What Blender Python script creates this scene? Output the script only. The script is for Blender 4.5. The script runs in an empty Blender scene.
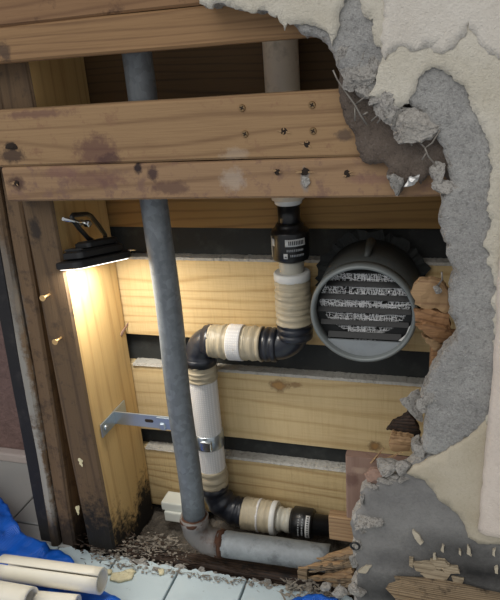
import bpy, bmesh, math, random
import numpy as np
from mathutils import Vector, Matrix, noise
from mathutils.geometry import delaunay_2d_cdt

S = bpy.context.scene
COL = S.collection
# ------------------------------------------------------------------ camera
F = 634.0
def nrm(v): return v/np.linalg.norm(v)
DN = nrm(np.array([130, 1700, 634.]))              # world -Z seen from the camera
RT = np.array([2050, 80, -634.]); RT = nrm(RT-DN*(RT@DN))
FW = np.cross(RT, DN)
CAM = np.array([0.24898, -0.75, 0.80886])
def ray(px, py):
    v = np.array([(px-250)/F, (py-300)/F, 1.]); return np.array([v@RT, v@FW, -(v@DN)])
def P(px, py, y):
    v = ray(px, py); return Vector(CAM+v*((y-CAM[1])/v[1]))
def PX(px, py, x):
    v = ray(px, py); return Vector(CAM+v*((x-CAM[0])/v[0]))
def PZ(px, py, z):
    v = ray(px, py); return Vector(CAM+v*((z-CAM[2])/v[2]))
cd = bpy.data.cameras.new('camera'); cam = bpy.data.objects.new('camera', cd); COL.objects.link(cam)
cd.sensor_fit = 'HORIZONTAL'; cd.sensor_width = 36; cd.lens = F/500*36; cd.clip_start = .02
def tow(c): return Vector((c@RT, c@FW, -(c@DN)))
cx_, cy_, cz_ = tow(np.array([1, 0, 0.])), tow(np.array([0, -1, 0.])), tow(np.array([0, 0, -1.]))
cam.matrix_world = Matrix(((cx_.x, cy_.x, cz_.x, CAM[0]), (cx_.y, cy_.y, cz_.y, CAM[1]), (cx_.z, cy_.z, cz_.z, CAM[2]), (0, 0, 0, 1)))
S.camera = cam
# ------------------------------------------------------------------ world, sun, exposure
w = bpy.data.worlds.new('world'); S.world = w; w.use_nodes = True
w.node_tree.nodes['Background'].inputs[0].default_value = (.95, .97, 1, 1)
w.node_tree.nodes['Background'].inputs[1].default_value = .50
sd = bpy.data.lights.new('daylight', 'SUN'); sd.energy = 1.15; sd.angle = math.radians(50); sd.color = (1, .97, .92)
so = bpy.data.objects.new('daylight', sd); COL.objects.link(so)
so.rotation_euler = Vector((.35, .75, -.75)).to_track_quat('-Z', 'Y').to_euler()
S.view_settings.view_transform = 'Standard'; S.view_settings.look = 'None'; S.view_settings.gamma = 1
S.view_settings.use_curve_mapping = False; S.view_settings.exposure = 0.0

# ------------------------------------------------------------------ node helpers
def srgb(h):
    h = h.lstrip('#'); o = []
    for i in (0, 2, 4):
        c = int(h[i:i+2], 16)/255; o.append(c/12.92 if c <= .04045 else ((c+.055)/1.055)**2.4)
    return (*o, 1)
class NT:
    def __init__(s, name):
        s.m = bpy.data.materials.new(name); s.m.use_nodes = True; s.t = s.m.node_tree
        s.b = s.t.nodes['Principled BSDF']
    def n(s, typ, ins=None, **kw):
        n = s.t.nodes.new(typ)
        for k, v in kw.items(): setattr(n, k, v)
        for k, v in (ins or {}).items():
            if isinstance(v, bpy.types.NodeSocket): s.t.links.new(v, n.inputs[k])
            else: n.inputs[k].default_value = v
        return n
    def link(s, a, b): s.t.links.new(a, b)
    def math(s, op, a, b=0., c=0.): return s.n('ShaderNodeMath', {0: a, 1: b, 2: c}, operation=op).outputs[0]
    def vmath(s, op, a, b=(0, 0, 0)):
        n = s.n('ShaderNodeVectorMath', {0: a, 1: b}, operation=op)
        return n.outputs['Value'] if op == 'LENGTH' else n.outputs[0]
    def pos(s, rnd=False):
        g = s.n('ShaderNodeNewGeometry').outputs['Position']
        if rnd:
            r = s.n('ShaderNodeObjectInfo').outputs['Random']
            g = s.vmath('ADD', g, s.n('ShaderNodeCombineXYZ', {0: s.math('MULTIPLY', r, 3.1), 1: s.math('MULTIPLY', r, 7.7), 2: s.math('MULTIPLY', r, 5.3)}).outputs[0])
        return g
    def noise(s, vec, scale, detail=4, rough=.55, dist=0):
        return s.n('ShaderNodeTexNoise', {'Vector': vec, 'Scale': scale, 'Detail': detail, 'Roughness': rough, 'Distortion': dist}).outputs[0]
    def rmap(s, v, a, b, c=0., d=1.): return s.n('ShaderNodeMapRange', {0: v, 1: a, 2: b, 3: c, 4: d}).outputs[0]
    def mix(s, f, a, b, mode='MIX'):
        n = s.n('ShaderNodeMix', data_type='RGBA', blend_type=mode)
        for k, v in ((0, f), (6, a), (7, b)):
            if isinstance(v, bpy.types.NodeSocket): s.link(v, n.inputs[k])
            else: n.inputs[k].default_value = v
        return n.outputs[2]
    def stains(s, col, lst):
        g = s.n('ShaderNodeNewGeometry').outputs['Position']
        nz = s.noise(g, 85, 6, .72)
        for (c, r, hexc, st, *sf) in lst:
            d = s.vmath('LENGTH', s.vmath('MULTIPLY', s.vmath('SUBTRACT', g, tuple(c)), tuple(1/max(q, 1e-4) for q in r)))
            d = s.math('ADD', d, s.math('MULTIPLY', s.math('SUBTRACT', nz, .5), sf[0] if sf else 2.0))
            col = s.mix(s.math('MULTIPLY', s.rmap(d, 1.4 if sf else 1.1, .1 if sf else .55), st), col, srgb(hexc))
        return col
    def fin(s, col, rough=.7, metal=0., bump=None, bs=.3, bd=.002, **kw):
        for k, v in (('Base Color', col), ('Roughness', rough), ('Metallic', metal)):
            if isinstance(v, bpy.types.NodeSocket): s.link(v, s.b.inputs[k])
            else: s.b.inputs[k].default_value = v
        for k, v in kw.items(): s.b.inputs[k.replace('_', ' ')].default_value = v
        if bump is not None:
            s.link(s.n('ShaderNodeBump', {'Strength': bs, 'Distance': bd, 'Height': bump}).outputs[0], s.b.inputs['Normal'])
        return s.m

def wood(name, light, dark, axis='X', ring=26, contrast=.6, stains=(), rough=.75, dirt=None, dirt_amt=.0, bs=.35, saw=False):
    t = NT(name); g = t.pos(True)
    sc = {'X': (.10, 1, 1), 'Y': (1, .10, 1), 'Z': (1, 1, .10)}[axis]
    ns = {'X': (.03, 1, 1), 'Y': (1, .03, 1), 'Z': (1, 1, .03)}[axis]
    v = t.vmath('MULTIPLY', g, sc)
    wob = t.n('ShaderNodeTexNoise', {'Vector': v, 'Scale': 9., 'Detail': 2.}).outputs[1]
    v2 = t.vmath('ADD', v, t.vmath('MULTIPLY', t.vmath('SUBTRACT', wob, (.5, .5, .5)), (.09, .09, .09)))
    wv = t.n('ShaderNodeTexWave', {'Vector': v2, 'Scale': float(ring)*1.6, 'Distortion': 2.2, 'Detail': 2.5, 'Detail Scale': 1.2}, wave_type='RINGS', rings_direction=axis, wave_profile='SIN').outputs[1]
    fib = t.noise(t.vmath('MULTIPLY', g, ns), 420, 3, .6)
    blotch = t.noise(t.vmath('MULTIPLY', g, tuple(.4 if q < 1 else 1 for q in sc)), 14, 4)
    f = t.math('MULTIPLY', t.math('POWER', wv, 6.), contrast)
    f = t.math('ADD', f, t.math('MULTIPLY', t.math('SUBTRACT', fib, .5), .95))
    f = t.math('ADD', f, t.math('MULTIPLY', t.math('SUBTRACT', blotch, .5), .7))
    n = t.n('ShaderNodeClamp', {0: f}).outputs[0]
    col = t.mix(n, srgb(light), srgb(dark))
    if dirt:
        dn = t.noise(g, 46, 6, .7)
        col = t.mix(t.rmap(dn, .62-dirt_amt*.35, .72-dirt_amt*.25, 0, .85), col, srgb(dirt))
    col = t.stains(col, stains)
    h = t.math('ADD', t.math('MULTIPLY', fib, .8), t.math('MULTIPLY', wv, -.25))
    if saw:
        a = {'X': (60, 3, 3), 'Z': (3, 3, 60)}.get(axis, (60, 3, 3))
        sw = t.noise(t.vmath('MULTIPLY', g, a), 6, 2); h = t.math('ADD', h, t.math('MULTIPLY', sw, 1.2))
        col = t.mix(t.rmap(sw, .45, .75, 0, .16), col, srgb(dark))
    return t.fin(col, rough, 0, h, bs, .0016)

def plain(name, hexc, rough=.6, metal=0., var=.12, scale=40, bs=.15, bd=.001, bscale=220, dirt=None, damt=.5, dscale=30, stains=(), **kw):
    t = NT(name); g = t.pos()
    nz = t.noise(g, scale, 5)
    c = srgb(hexc)
    col = t.mix(nz, tuple(q*(1-var) for q in c[:3])+(1,), tuple(min(1, q*(1+var)) for q in c[:3])+(1,))
    if dirt: col = t.mix(t.math('MULTIPLY', t.rmap(t.noise(g, dscale, 6, .65), .52, .68), damt), col, srgb(dirt))
    col = t.stains(col, stains)
    return t.fin(col, rough, metal, t.noise(g, bscale, 4), bs, bd, **kw)

def mortar(name, a, b, dark='#4d4c4c', stains=(), bs=.8, pits=.5, spk='#cbc9c4'):
    t = NT(name); g = t.pos()
    n1 = t.noise(g, 18, 6, .6); n2 = t.noise(g, 190, 5, .65); n3 = t.noise(g, 480, 3, .7)
    col = t.mix(t.rmap(n1, .35, .65), srgb(a), srgb(b))
    col = t.mix(t.rmap(n2, .50, .32, 0, pits), col, srgb(dark))
    col = t.mix(t.rmap(n3, .46, .34, 0, pits*.8), col, srgb(dark))
    col = t.mix(t.rmap(n3, .58, .68, 0, .55), col, srgb(spk))
    col = t.stains(col, stains)
    h = t.math('ADD', n2, t.math('MULTIPLY', n3, .9))
    return t.fin(col, .92, 0, h, bs, .003)

# ------------------------------------------------------------------ object helpers
def tag(o, label=None, cat=None, group=None, kind=None):
    for k, v in (('label', label), ('category', cat), ('group', group), ('kind', kind)):
        if v: o[k] = v
    return o
def thing(name, loc, label=None, cat=None, group=None, kind=None):
    o = bpy.data.objects.new(name, None); COL.objects.link(o); o.location = loc; o.empty_display_size = .02
    return tag(o, label, cat, group, kind)
def root_loc(o):
    l = Vector(o.location)
    while o.parent: o = o.parent; l = l+Vector(o.location)
    return l
def link(name, me, parent=None, loc=(0, 0, 0)):
    o = bpy.data.objects.new(name, me); COL.objects.link(o); o.location = loc
    if parent: o.parent = parent
    return o
def mk(name, V, Fc, mat, parent=None, smooth=False, fix=True, matidx=None):
    """verts in world coordinates; the origin goes to the parent's, or to the middle of the base"""
    V = [Vector(v) for v in V]
    if parent: org = root_loc(parent)
    else:
        org = Vector(((min(v.x for v in V)+max(v.x for v in V))/2, (min(v.y for v in V)+max(v.y for v in V))/2, min(v.z for v in V)))
    me = bpy.data.meshes.new(name); me.from_pydata([tuple(v-org) for v in V], [], Fc)
    for m in (mat if isinstance(mat, (list, tuple)) else [mat]): me.materials.append(m)
    if fix:
        bm = bmesh.new(); bm.from_mesh(me); bmesh.ops.recalc_face_normals(bm, faces=bm.faces); bm.to_mesh(me); bm.free()
    if matidx:
        for p in me.polygons: p.material_index = matidx(p.normal, p.center+org)
    if smooth: me.polygons.foreach_set('use_smooth', [True]*len(me.polygons))
    me.update()
    return link(name, me, parent, (0, 0, 0) if parent else org)
def joinmesh(parts):
    V, Fc = [], []
    for v, f in parts:
        o = len(V); V += list(v); Fc += [tuple(i+o for i in q) for q in f]
    return V, Fc
def nz3(p, s, seed=0.): return noise.fractal(Vector(p)*s+Vector((seed*3.3, seed*1.7, seed*7.1)), 1., 2., 3)

def gsweep(path, rads, seg=24, caps=True, jit=0., seed=0):
    path = [Vector(p) for p in path]; n = len(path)
    if not isinstance(rads, (list, tuple)): rads = [rads]*n
    V, Fc = [], []; u = None
    for i in range(n):
        a, b = path[max(i-1, 0)], path[min(i+1, n-1)]
        t = (b-a)
        if t.length < 1e-9: t = path[min(i+2, n-1)]-path[max(i-2, 0)]
        t.normalize()
        if u is None:
            u = t.cross(Vector((0, 0, 1)) if abs(t.z) < .9 else Vector((1, 0, 0)))
        u = (u-t*u.dot(t)).normalized(); v = t.cross(u)
        for k in range(seg):
            a_ = 2*math.pi*k/seg; d = u*math.cos(a_)+v*math.sin(a_)
            r = rads[i]
            if jit: r += jit*nz3(path[i]+d*rads[i], 90, seed)
            V.append(path[i]+d*r)
    for i in range(n-1):
        for k in range(seg):
            k2 = (k+1) % seg; Fc.append((i*seg+k, i*seg+k2, (i+1)*seg+k2, (i+1)*seg+k))
    if caps: Fc += [tuple(range(seg))[::-1], tuple((n-1)*seg+k for k in range(seg))]
    return V, Fc
def tube(name, path, rads, mat, parent=None, seg=24, smooth=True, **kw):
    V, Fc = gsweep(path, rads, seg, **kw); o = mk(name, V, Fc, mat, parent, False)
    for p in o.data.polygons: p.use_smooth = smooth and len(p.vertices) < 5
    return o
def prof(a, b, pr):                                   # straight profile: (t, radius) pairs from a to b
    a, b = Vector(a), Vector(b); return [a.lerp(b, t) for t, _ in pr], [r for _, r in pr]
def arc(c, r, u, v, a0, a1, n=12):
    c, u, v = Vector(c), Vector(u), Vector(v)
    return [c+u*(r*math.cos(math.radians(a0+(a1-a0)*i/n)))+v*(r*math.sin(math.radians(a0+(a1-a0)*i/n))) for i in range(n+1)]

def gbox(c, half, axes=None, bev=.002, seg=2):
    bm = bmesh.new(); bmesh.ops.create_cube(bm, size=2)
    for v in bm.verts: v.co = Vector((v.co.x*half[0], v.co.y*half[1], v.co.z*half[2]))
    if bev: bmesh.ops.bevel(bm, geom=list(bm.edges), offset=bev, segments=seg, affect='EDGES', profile=.6)
    bm.verts.index_update()
    ax = axes or (Vector((1, 0, 0)), Vector((0, 1, 0)), Vector((0, 0, 1))); c = Vector(c)
    V = [c+ax[0]*v.co.x+ax[1]*v.co.y+ax[2]*v.co.z for v in bm.verts]; Fc = [tuple(v.index for v in f.verts) for f in bm.faces]
    bm.free(); return V, Fc
def box(name, c, half, mat, parent=None, axes=None, bev=.002, seg=2):
    V, Fc = gbox(c, half, axes, bev, seg); return mk(name, V, Fc, mat, parent)
def box2(name, a, b, mat, parent=None, bev=.001):
    a, b = Vector(a), Vector(b); return box(name, (a+b)/2, (b-a)/2, mat, parent, bev=bev)

def gplank(x0, x1, y0, y1, z0, z1, axis='X', n=60, jit=.0015, seed=0, rnd=.003, m=5, freq=14, endjag=0.):
    """a timber: rounded rectangle cross sections along axis, with uneven edges"""
    lo = {'X': (x0, x1), 'Y': (y0, y1), 'Z': (z0, z1)}[axis]
    (a0, a1), (b0, b1) = {'X': ((y0, y1), (z0, z1)), 'Y': ((x0, x1), (z0, z1)), 'Z': ((x0, x1), (y0, y1))}[axis]
    ring = []
    def edge(p, q, k):
        for i in range(k): ring.append((p[0]+(q[0]-p[0])*i/k, p[1]+(q[1]-p[1])*i/k))
    r = rnd
    edge((a0+r, b0), (a1-r, b0), m); edge((a1-r, b0), (a1, b0+r), 2); edge((a1, b0+r), (a1, b1-r), m); edge((a1, b1-r), (a1-r, b1), 2)
    edge((a1-r, b1), (a0+r, b1), m); edge((a0+r, b1), (a0, b1-r), 2); edge((a0, b1-r), (a0, b0+r), m); edge((a0, b0+r), (a0+r, b0), 2)
    K = len(ring); V, Fc = [], []
    for i in range(n+1):
        L = lo[0]+(lo[1]-lo[0])*i/n
        for (a, b) in ring:
            l2 = L
            if endjag and i in (0, n): l2 += endjag*nz3((a*3, b*3, seed+i), 25, seed)
            p = {'X': Vector((l2, a, b)), 'Y': Vector((a, l2, b)), 'Z': Vector((a, b, l2))}[axis]
            q = Vector(p)
            sc = {'X': Vector((.25, 1, 1)), 'Y': Vector((1, .25, 1)), 'Z': Vector((1, 1, .25))}[axis]
            pp = Vector((p.x*sc.x, p.y*sc.y, p.z*sc.z))
            q += Vector((nz3(pp, freq, seed), nz3(pp, freq, seed+9), nz3(pp, freq, seed+19)))*jit
            V.append(q)
    for i in range(n):
        for k in range(K):
            k2 = (k+1) % K; Fc.append((i*K+k, i*K+k2, (i+1)*K+k2, (i+1)*K+k))
    Fc += [tuple(range(K))[::-1], tuple(n*K+k for k in range(K))]
    return V, Fc
def plank(name, x0, x1, y0, y1, z0, z1, mat, parent=None, axis='X', matidx=None, **kw):
    V, Fc = gplank(x0, x1, y0, y1, z0, z1, axis, **kw); return mk(name, V, Fc, mat, parent, matidx=matidx)

def inside(px, pz, poly):
    x0, z0 = poly[:, 0], poly[:, 1]; x1, z1 = np.roll(x0, -1), np.roll(z0, -1)
    c = np.zeros(len(px), bool)
    for a, b, c1, d in zip(x0, z0, x1, z1):
        m = ((b > pz) != (d > pz)); 
        if d != b: c ^= m & (px < (c1-a)*(pz-b)/(d-b)+a)
    return c
def rough_poly(pts, step, jit, rng):
    out = []; rng_seed = rng.uniform(0, 50)
    n = len(pts)
    for i in range(n):
        a, b = np.array(pts[i]), np.array(pts[(i+1) % n]); L = np.linalg.norm(b-a); k = max(1, int(L/step))
        if L > .3: k = 1
        t = (b-a)/max(L, 1e-9); nn = np.array([-t[1], t[0]])
        for j in range(k):
            p = a+(b-a)*j/k
            if k > 1:
                q = Vector((p[0], p[1], rng_seed))
                p = p+nn*jit*(2.2*noise.noise(q*70)+1.5*noise.noise(q*190)+.5*rng.uniform(-1, 1))+t*jit*.5*rng.uniform(-1, 1)
            out.append((p[0], p[1]))
    return out
def gslab(poly, yf, th, grid=.008, amp=.0012, step=.004, jit=.0012, seed=0, freq=25, rim=.002, back_in=.0, tilt=(0, 0), side=.0015, curl=0.):
    """broken sheet standing in the wall plane: polygon in (x, z), front face at y = yf, thickness th"""
    rng = random.Random(seed); poly = rough_poly(poly, step, jit, rng); A = np.array(poly)
    x0, z0 = A.min(0); x1, z1 = A.max(0)
    gx, gz = np.meshgrid(np.arange(x0, x1, grid), np.arange(z0, z1, grid)); r2 = np.random.RandomState(seed)
    px = (gx+r2.uniform(-.3, .3, gx.shape)*grid).ravel(); pz = (gz+r2.uniform(-.3, .3, gz.shape)*grid).ravel()
    k = inside(px, pz, A); px, pz = px[k], pz[k]
    dm = np.full(len(px), 9.)
    for i in range(len(A)): 
        a, b = A[i], A[(i+1) % len(A)]; ab = b-a; L2 = max(ab@ab, 1e-12)
        t = np.clip(((px-a[0])*ab[0]+(pz-a[1])*ab[1])/L2, 0, 1)
        dm = np.minimum(dm, np.hypot(px-a[0]-t*ab[0], pz-a[1]-t*ab[1]))
    k = dm > grid*.35; px, pz, dm = px[k], pz[k], dm[k]
    nb = len(poly)
    pts = [Vector(p) for p in poly]+[Vector((a, b)) for a, b in zip(px, pz)]
    vs, es, fs, *_ = delaunay_2d_cdt(pts, [(i, (i+1) % nb) for i in range(nb)], [], 1, 1e-6)
    dist = {}
    A2 = A; cxm, czm = A.mean(0)
    V = []
    ed = {}
    for f in fs:
        for i in range(len(f)):
            e = (f[i], f[(i+1) % len(f)]); ed[e] = ed.get(e, 0)+1
    bedges = [e for e in ed if (e[1], e[0]) not in ed]
    bset = {i for e in bedges for i in e}
    for i, p in enumerate(vs):
        y = yf+amp*nz3((p.x, 0, p.y), freq, seed)+tilt[0]*(p.x-cxm)+tilt[1]*(p.y-czm)
        if i in bset: y += rim-curl
        V.append(Vector((p.x, y, p.y)))
    n = len(V); B = []
    for i, p in enumerate(vs):
        y = yf+th+tilt[0]*(p.x-cxm)+tilt[1]*(p.y-czm)
        B.append(Vector((p.x, y, p.y)))
    Fc = [tuple(f) for f in fs]+[tuple(i+n for i in reversed(f)) for f in fs]
    V += B; mid = {}
    for i in bset:
        a = V[i]; b = V[i+n]
        q = (a+b)/2+Vector((nz3(a, 160, seed+3), 0, nz3(a, 160, seed+5)))*side; mid[i] = len(V); V.append(q)
    for (a, b) in bedges: Fc += [(b, a, mid[a], mid[b]), (mid[b], mid[a], a+n, b+n)]
    return V, Fc
def slab(name, pix, yf, th, mat, parent=None, smooth=True, matidx=None, **kw):
    poly = [((lambda q: (q.x, q.z))(P(a, b, yf))) for a, b in pix]
    V, Fc = gslab(poly, yf, th, **kw); o = mk(name, V, Fc, mat, parent, False, matidx=matidx)
    if smooth:
        for p in o.data.polygons: p.use_smooth = abs(p.normal.y) > .6
    return o

def grock(c, r, seed, squash=(1, 1, 1), sub=3, rough=.35):
    bm = bmesh.new(); bmesh.ops.create_icosphere(bm, subdivisions=sub, radius=1)
    rng = random.Random(seed); planes = [(Vector((rng.gauss(0, 1), rng.gauss(0, 1), rng.gauss(0, 1))).normalized(), rng.uniform(.40, .72)) for _ in range(11)]
    V = []
    for v in bm.verts:
        q = v.co.copy()
        for nn, d in planes:
            e = q.dot(nn)-d
            if e > 0: q -= nn*e
        q *= 1.25*(1+rough*noise.fractal(v.co*4.5+Vector((seed, 0, 0)), .35, 2, 6)*.42)
        V.append(Vector(c)+Vector((q.x*r*squash[0], q.y*r*squash[1], q.z*r*squash[2])))
    bm.verts.index_update(); Fc = [tuple(v.index for v in f.verts) for f in bm.faces]; bm.free()
    return V, Fc
def rock(name, c, r, seed, mat, parent=None, **kw):
    V, Fc = grock(c, r, seed, **kw); return mk(name, V, Fc, mat, parent)
def gsplinter(a, b, wid, th, seed, n=10, up=(0, 0, 1)):
    """torn sliver of wood from a to b, ragged to a point at b"""
    a, b = Vector(a), Vector(b); t = (b-a).normalized(); s = t.cross(Vector(up)).normalized(); u = s.cross(t); rng = random.Random(seed)
    V, Fc = [], []
    for i in range(n+1):
        k = i/n; w_ = wid*(1-.85*k**1.6)*rng.uniform(.8, 1.15); h = th*(1-.7*k)*rng.uniform(.75, 1.2); c = a.lerp(b, k)+u*rng.uniform(-.1, .1)*th+s*rng.uniform(-.15, .15)*wid
        for sx, sy in ((-1, -1), (1, -1), (1, .6), (.2, 1), (-1, .7)): V.append(c+s*sx*w_/2+u*sy*h/2)
    for i in range(n):
        for k in range(5): Fc.append((i*5+k, i*5+(k+1) % 5, (i+1)*5+(k+1) % 5, (i+1)*5+k))
    Fc += [(4, 3, 2, 1, 0), tuple(n*5+k for k in range(5))]
    return V, Fc
def splinter(name, a, b, wid, th, seed, mat, parent=None, **kw):
    V, Fc = gsplinter(a, b, wid, th, seed, **kw); return mk(name, V, Fc, mat, parent)

# ------------------------------------------------------------------ materials
def pw(px, py, y=0.): return P(px, py, y)
def st(px, py, rx, rz, col, s, y=0., ry=.05, *sf): return (pw(px, py, y), (rx, ry, rz), col, s, *sf)
M = {}
M['joist'] = wood('joist_wood', '#977550', '#6a4b30', 'X', 18, .5, stains=[st(60, 12, .06, .006, '#4f3524', .8), st(3, 52, .012, .014, '#45342a', .8)])
M['joist_dark'] = wood('joist_wood_reddish', '#8c6a49', '#66462d', 'X', 18, .5, dirt='#5a3f2b', dirt_amt=.2)
M['beam'] = wood('beam_wood', '#9c7d59', '#6f5136', 'X', 15, .5, dirt='#8a684c', dirt_amt=.15, stains=[
    st(96, 152, .035, .024, '#5d3c37', .7), st(110, 160, .02, .01, '#4a302d', .7), st(12, 155, .022, .012, '#3d2b22', .85), st(10, 146, .01, .006, '#2c2019', .9),
    st(35, 114, .06, .006, '#6b4a40', .7), st(235, 155, .02, .01, '#bcae9c', .35), st(345, 135, .012, .008, '#57463a', .8)])
M['beam2'] = wood('lower_beam_wood', '#9b7c5c', '#6f523a', 'X', 15, .5, dirt='#7c5f50', dirt_amt=.3, stains=[
    st(137, 168, .006, .009, '#2c1d1b', 1), st(152, 174, .008, .012, '#3f2a2a', .9), st(95, 180, .05, .012, '#6a4640', .55), st(170, 188, .03, .01, '#5a4038', .7),
    st(232, 180, .018, .016, '#b3a596', .55), st(16, 183, .016, .012, '#4b3328', .8), st(305, 180, .006, .015, '#8c8782', .95), st(370, 180, .03, .006, '#7b574f', .5), st(60, 172, .03, .01, '#7d5750', .5)])
M['pine'] = wood('pine_board', '#cfb584', '#a07c48', 'X', 13, .5, saw=True, bs=.4)
M['pine2'] = wood('pine_board_knotty', '#ccb588', '#9f7d4c', 'X', 11, .4, saw=True, bs=.4, stains=[
    st(279, 386, .019, .013, '#5c3c20', .75, .19), st(279, 386, .012, .008, '#a9814c', .9, .19), st(296, 385, .012, .006, '#6d4a29', .6, .19), st(375, 446, .014, .011, '#5c3c20', .75, .19), st(375, 446, .008, .006, '#a57c49', .8, .19)])
M['pine3'] = wood('pine_board_split', '#c4ad80', '#8f7042', 'X', 16, .55, saw=True, bs=.5)
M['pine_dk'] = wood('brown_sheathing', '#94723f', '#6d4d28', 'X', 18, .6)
M['pine_shade'] = wood('shaded_sheathing', '#5a4326', '#3a2917', 'X', 18, .6)  # board colour darkened to paint the shade in the closed cavity top
M['stud'] = wood('stud_wood', '#c9a971', '#98713f', 'Z', 8, .35, bs=.35, stains=[
    (Vector((-.30, .16, -.01)), (.2, .05, .085), '#17130f', 1), (Vector((-.30, .05, -.02)), (.2, .06, .10), '#14110e', 1), (Vector((-.30, .10, -.03)), (.2, .14, .055), '#14110e', 1)])
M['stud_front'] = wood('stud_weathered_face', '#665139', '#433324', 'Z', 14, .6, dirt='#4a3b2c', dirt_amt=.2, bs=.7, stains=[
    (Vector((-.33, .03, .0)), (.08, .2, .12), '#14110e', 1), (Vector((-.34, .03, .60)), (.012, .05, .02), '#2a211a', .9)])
M['jamb'] = wood('jamb_wood', '#6f583f', '#463626', 'Z', 14, .6, dirt='#4b3b2c', dirt_amt=.3, bs=.7, stains=[
    (Vector((-.412, .03, .36)), (.012, .2, .16), '#a09d94', .8), (Vector((-.420, .03, .16)), (.010, .2, .14), '#a8a59c', .8), (Vector((-.402, .03, .5)), (.014, .2, .1), '#7a766e', .6), (Vector((-.40, .03, .0)), (.08, .2, .07), '#2b2119', .9)])
M['jamb_dk'] = plain('tarred_edge', '#1c1a1b', .7, dirt='#3a3634', damt=.6, bs=.5)
M['felt'] = plain('tar_felt', '#2a2c2b', .85, dirt='#4b4c49', damt=.45, dscale=24, bs=.5)
M['dust'] = plain('dust', '#b5b2aa', .95, dirt='#7d7970', damt=.6, dscale=90, bs=1, bd=.003)
M['rot'] = wood('rotten_wood', '#3b2a1e', '#120d0a', 'X', 40, .9, dirt='#0b0908', dirt_amt=.3, bs=1)
M['rot2'] = wood('decayed_plank', '#8d7a60', '#4c3b2c', 'X', 60, .9, dirt='#2a2119', dirt_amt=.3, bs=1)
M['chip'] = wood('torn_wood', '#96704c', '#64442c', 'X', 30, .6, bs=.7)
M['chip2'] = wood('pale_torn_wood', '#a58662', '#785940', 'X', 30, .6, bs=.7)
M['block'] = wood('pinkish_block', '#8f7466', '#725547', 'Z', 18, .4, bs=.5, stains=[st(352, 480, .01, .012, '#5c3d35', .6, .02), st(360, 470, .012, .006, '#c1a892', .4, .02)])
M['mortar'] = mortar('grey_mortar', '#9a9895', '#b3b1ad', '#6b6966', bs=1, pits=.5, spk='#d2d0cc')
M['mortar_lo'] = mortar('damp_shaded_mortar', '#777573', '#8b8986', '#5d5c5b', bs=.4, pits=.25, spk='#8b8987', stains=[
    st(480, 575, .10, .030, '#1d1e1f', .95, -.03, .2, .7), st(400, 598, .11, .034, '#262728', .9, -.03, .2, .7), st(460, 550, .08, .025, '#3a3a3a', .7, -.03, .2, .7), st(385, 560, .04, .016, '#4a4a4b', .5, -.03, .2, .7)])  # damp staining, with shade painted in as darkening toward the foot
M['mortar_in'] = mortar('dirty_mortar', '#64574d', '#766a60', '#453b34', bs=.8, spk='#8a8078')
M['stone'] = mortar('broken_mortar', '#9a9690', '#b5b0a9', '#5f5b57', bs=1, pits=.75)
M['lump'] = mortar('pale_mortar_lump', '#aca69e', '#c2bdb5', '#7a746d', bs=1, pits=.6)
M['finish'] = mortar('cream_finish', '#cbc3b1', '#d6cfc0', '#aaa291', bs=.7, pits=.3, spk='#e2dccd')
M['finish2'] = mortar('smooth_finish', '#d6cec2', '#ded7cc', '#b9b1a5', bs=.7, pits=.22, spk='#e6e0d6')
M['finish3'] = mortar('beige_finish', '#b0a590', '#bcb29f', '#928875', bs=.3, pits=.2, spk='#c9bda6')
M['trim'] = mortar('pinkish_render', '#cfc1b4', '#d8cbbf', '#b5a89b', bs=.5, pits=.2, spk='#e0d6cb')
M['galv'] = plain('galvanized_steel', '#7d8286', .42, .75, var=.25, scale=35, dirt='#5c6064', damt=.5, dscale=40, bs=.15)
def galvanic(name):
    t = NT(name); g = t.pos()
    sp = t.n('ShaderNodeTexVoronoi', {'Vector': g, 'Scale': 130.}).outputs['Color']
    c = t.mix(t.n('ShaderNodeSeparateXYZ', {0: sp}).outputs[0], srgb('#6d7276'), srgb('#7e8488'))
    c = t.mix(t.rmap(t.noise(t.vmath('MULTIPLY', g, (1, 1, .2)), 60, 5), .5, .7, 0, .6), c, srgb('#5a5f63'))
    return t.fin(c, .58, .25, t.noise(g, 300, 3), .12, .001)
M['galv'] = galvanic('galvanized_steel')
M['galv_low'] = plain('galvanized_wet', '#8d9294', .55, .15, var=.35, scale=70, dirt='#55585a', damt=.75, dscale=34, bs=.5)
M['rusty'] = plain('rusty_galvanized', '#777370', .6, .3, dirt='#4e2f1c', damt=.9, dscale=24, bs=.4)
M['rust'] = plain('rust', '#4a2c1a', .85, dirt='#2f1d12', damt=.6, bs=.8)
M['black'] = plain('black_plastic', '#131416', .32, var=.1, bs=.05)
M['navy'] = plain('dark_lining_elbow', '#23262e', .32, var=.2, bs=.08, dirt='#5a5a58', damt=.25)
M['lamp_black'] = plain('lamp_plastic', '#17181a', .45, bs=.1)
M['white_pl'] = plain('white_plastic', '#d6d6d2', .4, bs=.03)
M['clear'] = plain('milky_collar', '#b3b0a3', .3, bs=.05)
M['pvc'] = plain('pale_pipe', '#d6c6b0', .5, bs=.08, dirt='#8c7b66', damt=.5)
M['steel'] = plain('zinc_plate', '#b9c2c8', .3, .85, var=.1, bs=.05)
M['chrome'] = plain('bright_metal', '#d0d2d2', .2, 1., bs=.02)
M['brass'] = plain('screw_brass', '#8f7656', .4, .7)
M['brass2'] = plain('bright_brass', '#d9b27a', .35, .5)
M['hole'] = plain('dark_hole', '#2a1f17', .95)
def tape(name, hexc, axis):
    t = NT(name); g = t.pos()
    a = {'Z': (1, 1, 14), 'X': (14, 1, 1)}[axis]
    n = t.noise(t.vmath('MULTIPLY', g, a), 18, 4, .6); c = srgb(hexc)
    col = t.mix(n, tuple(q*.78 for q in c[:3])+(1,), tuple(min(1, q*1.12) for q in c[:3])+(1,))
    return t.fin(col, .38, 0, n, .7, .003)
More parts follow.
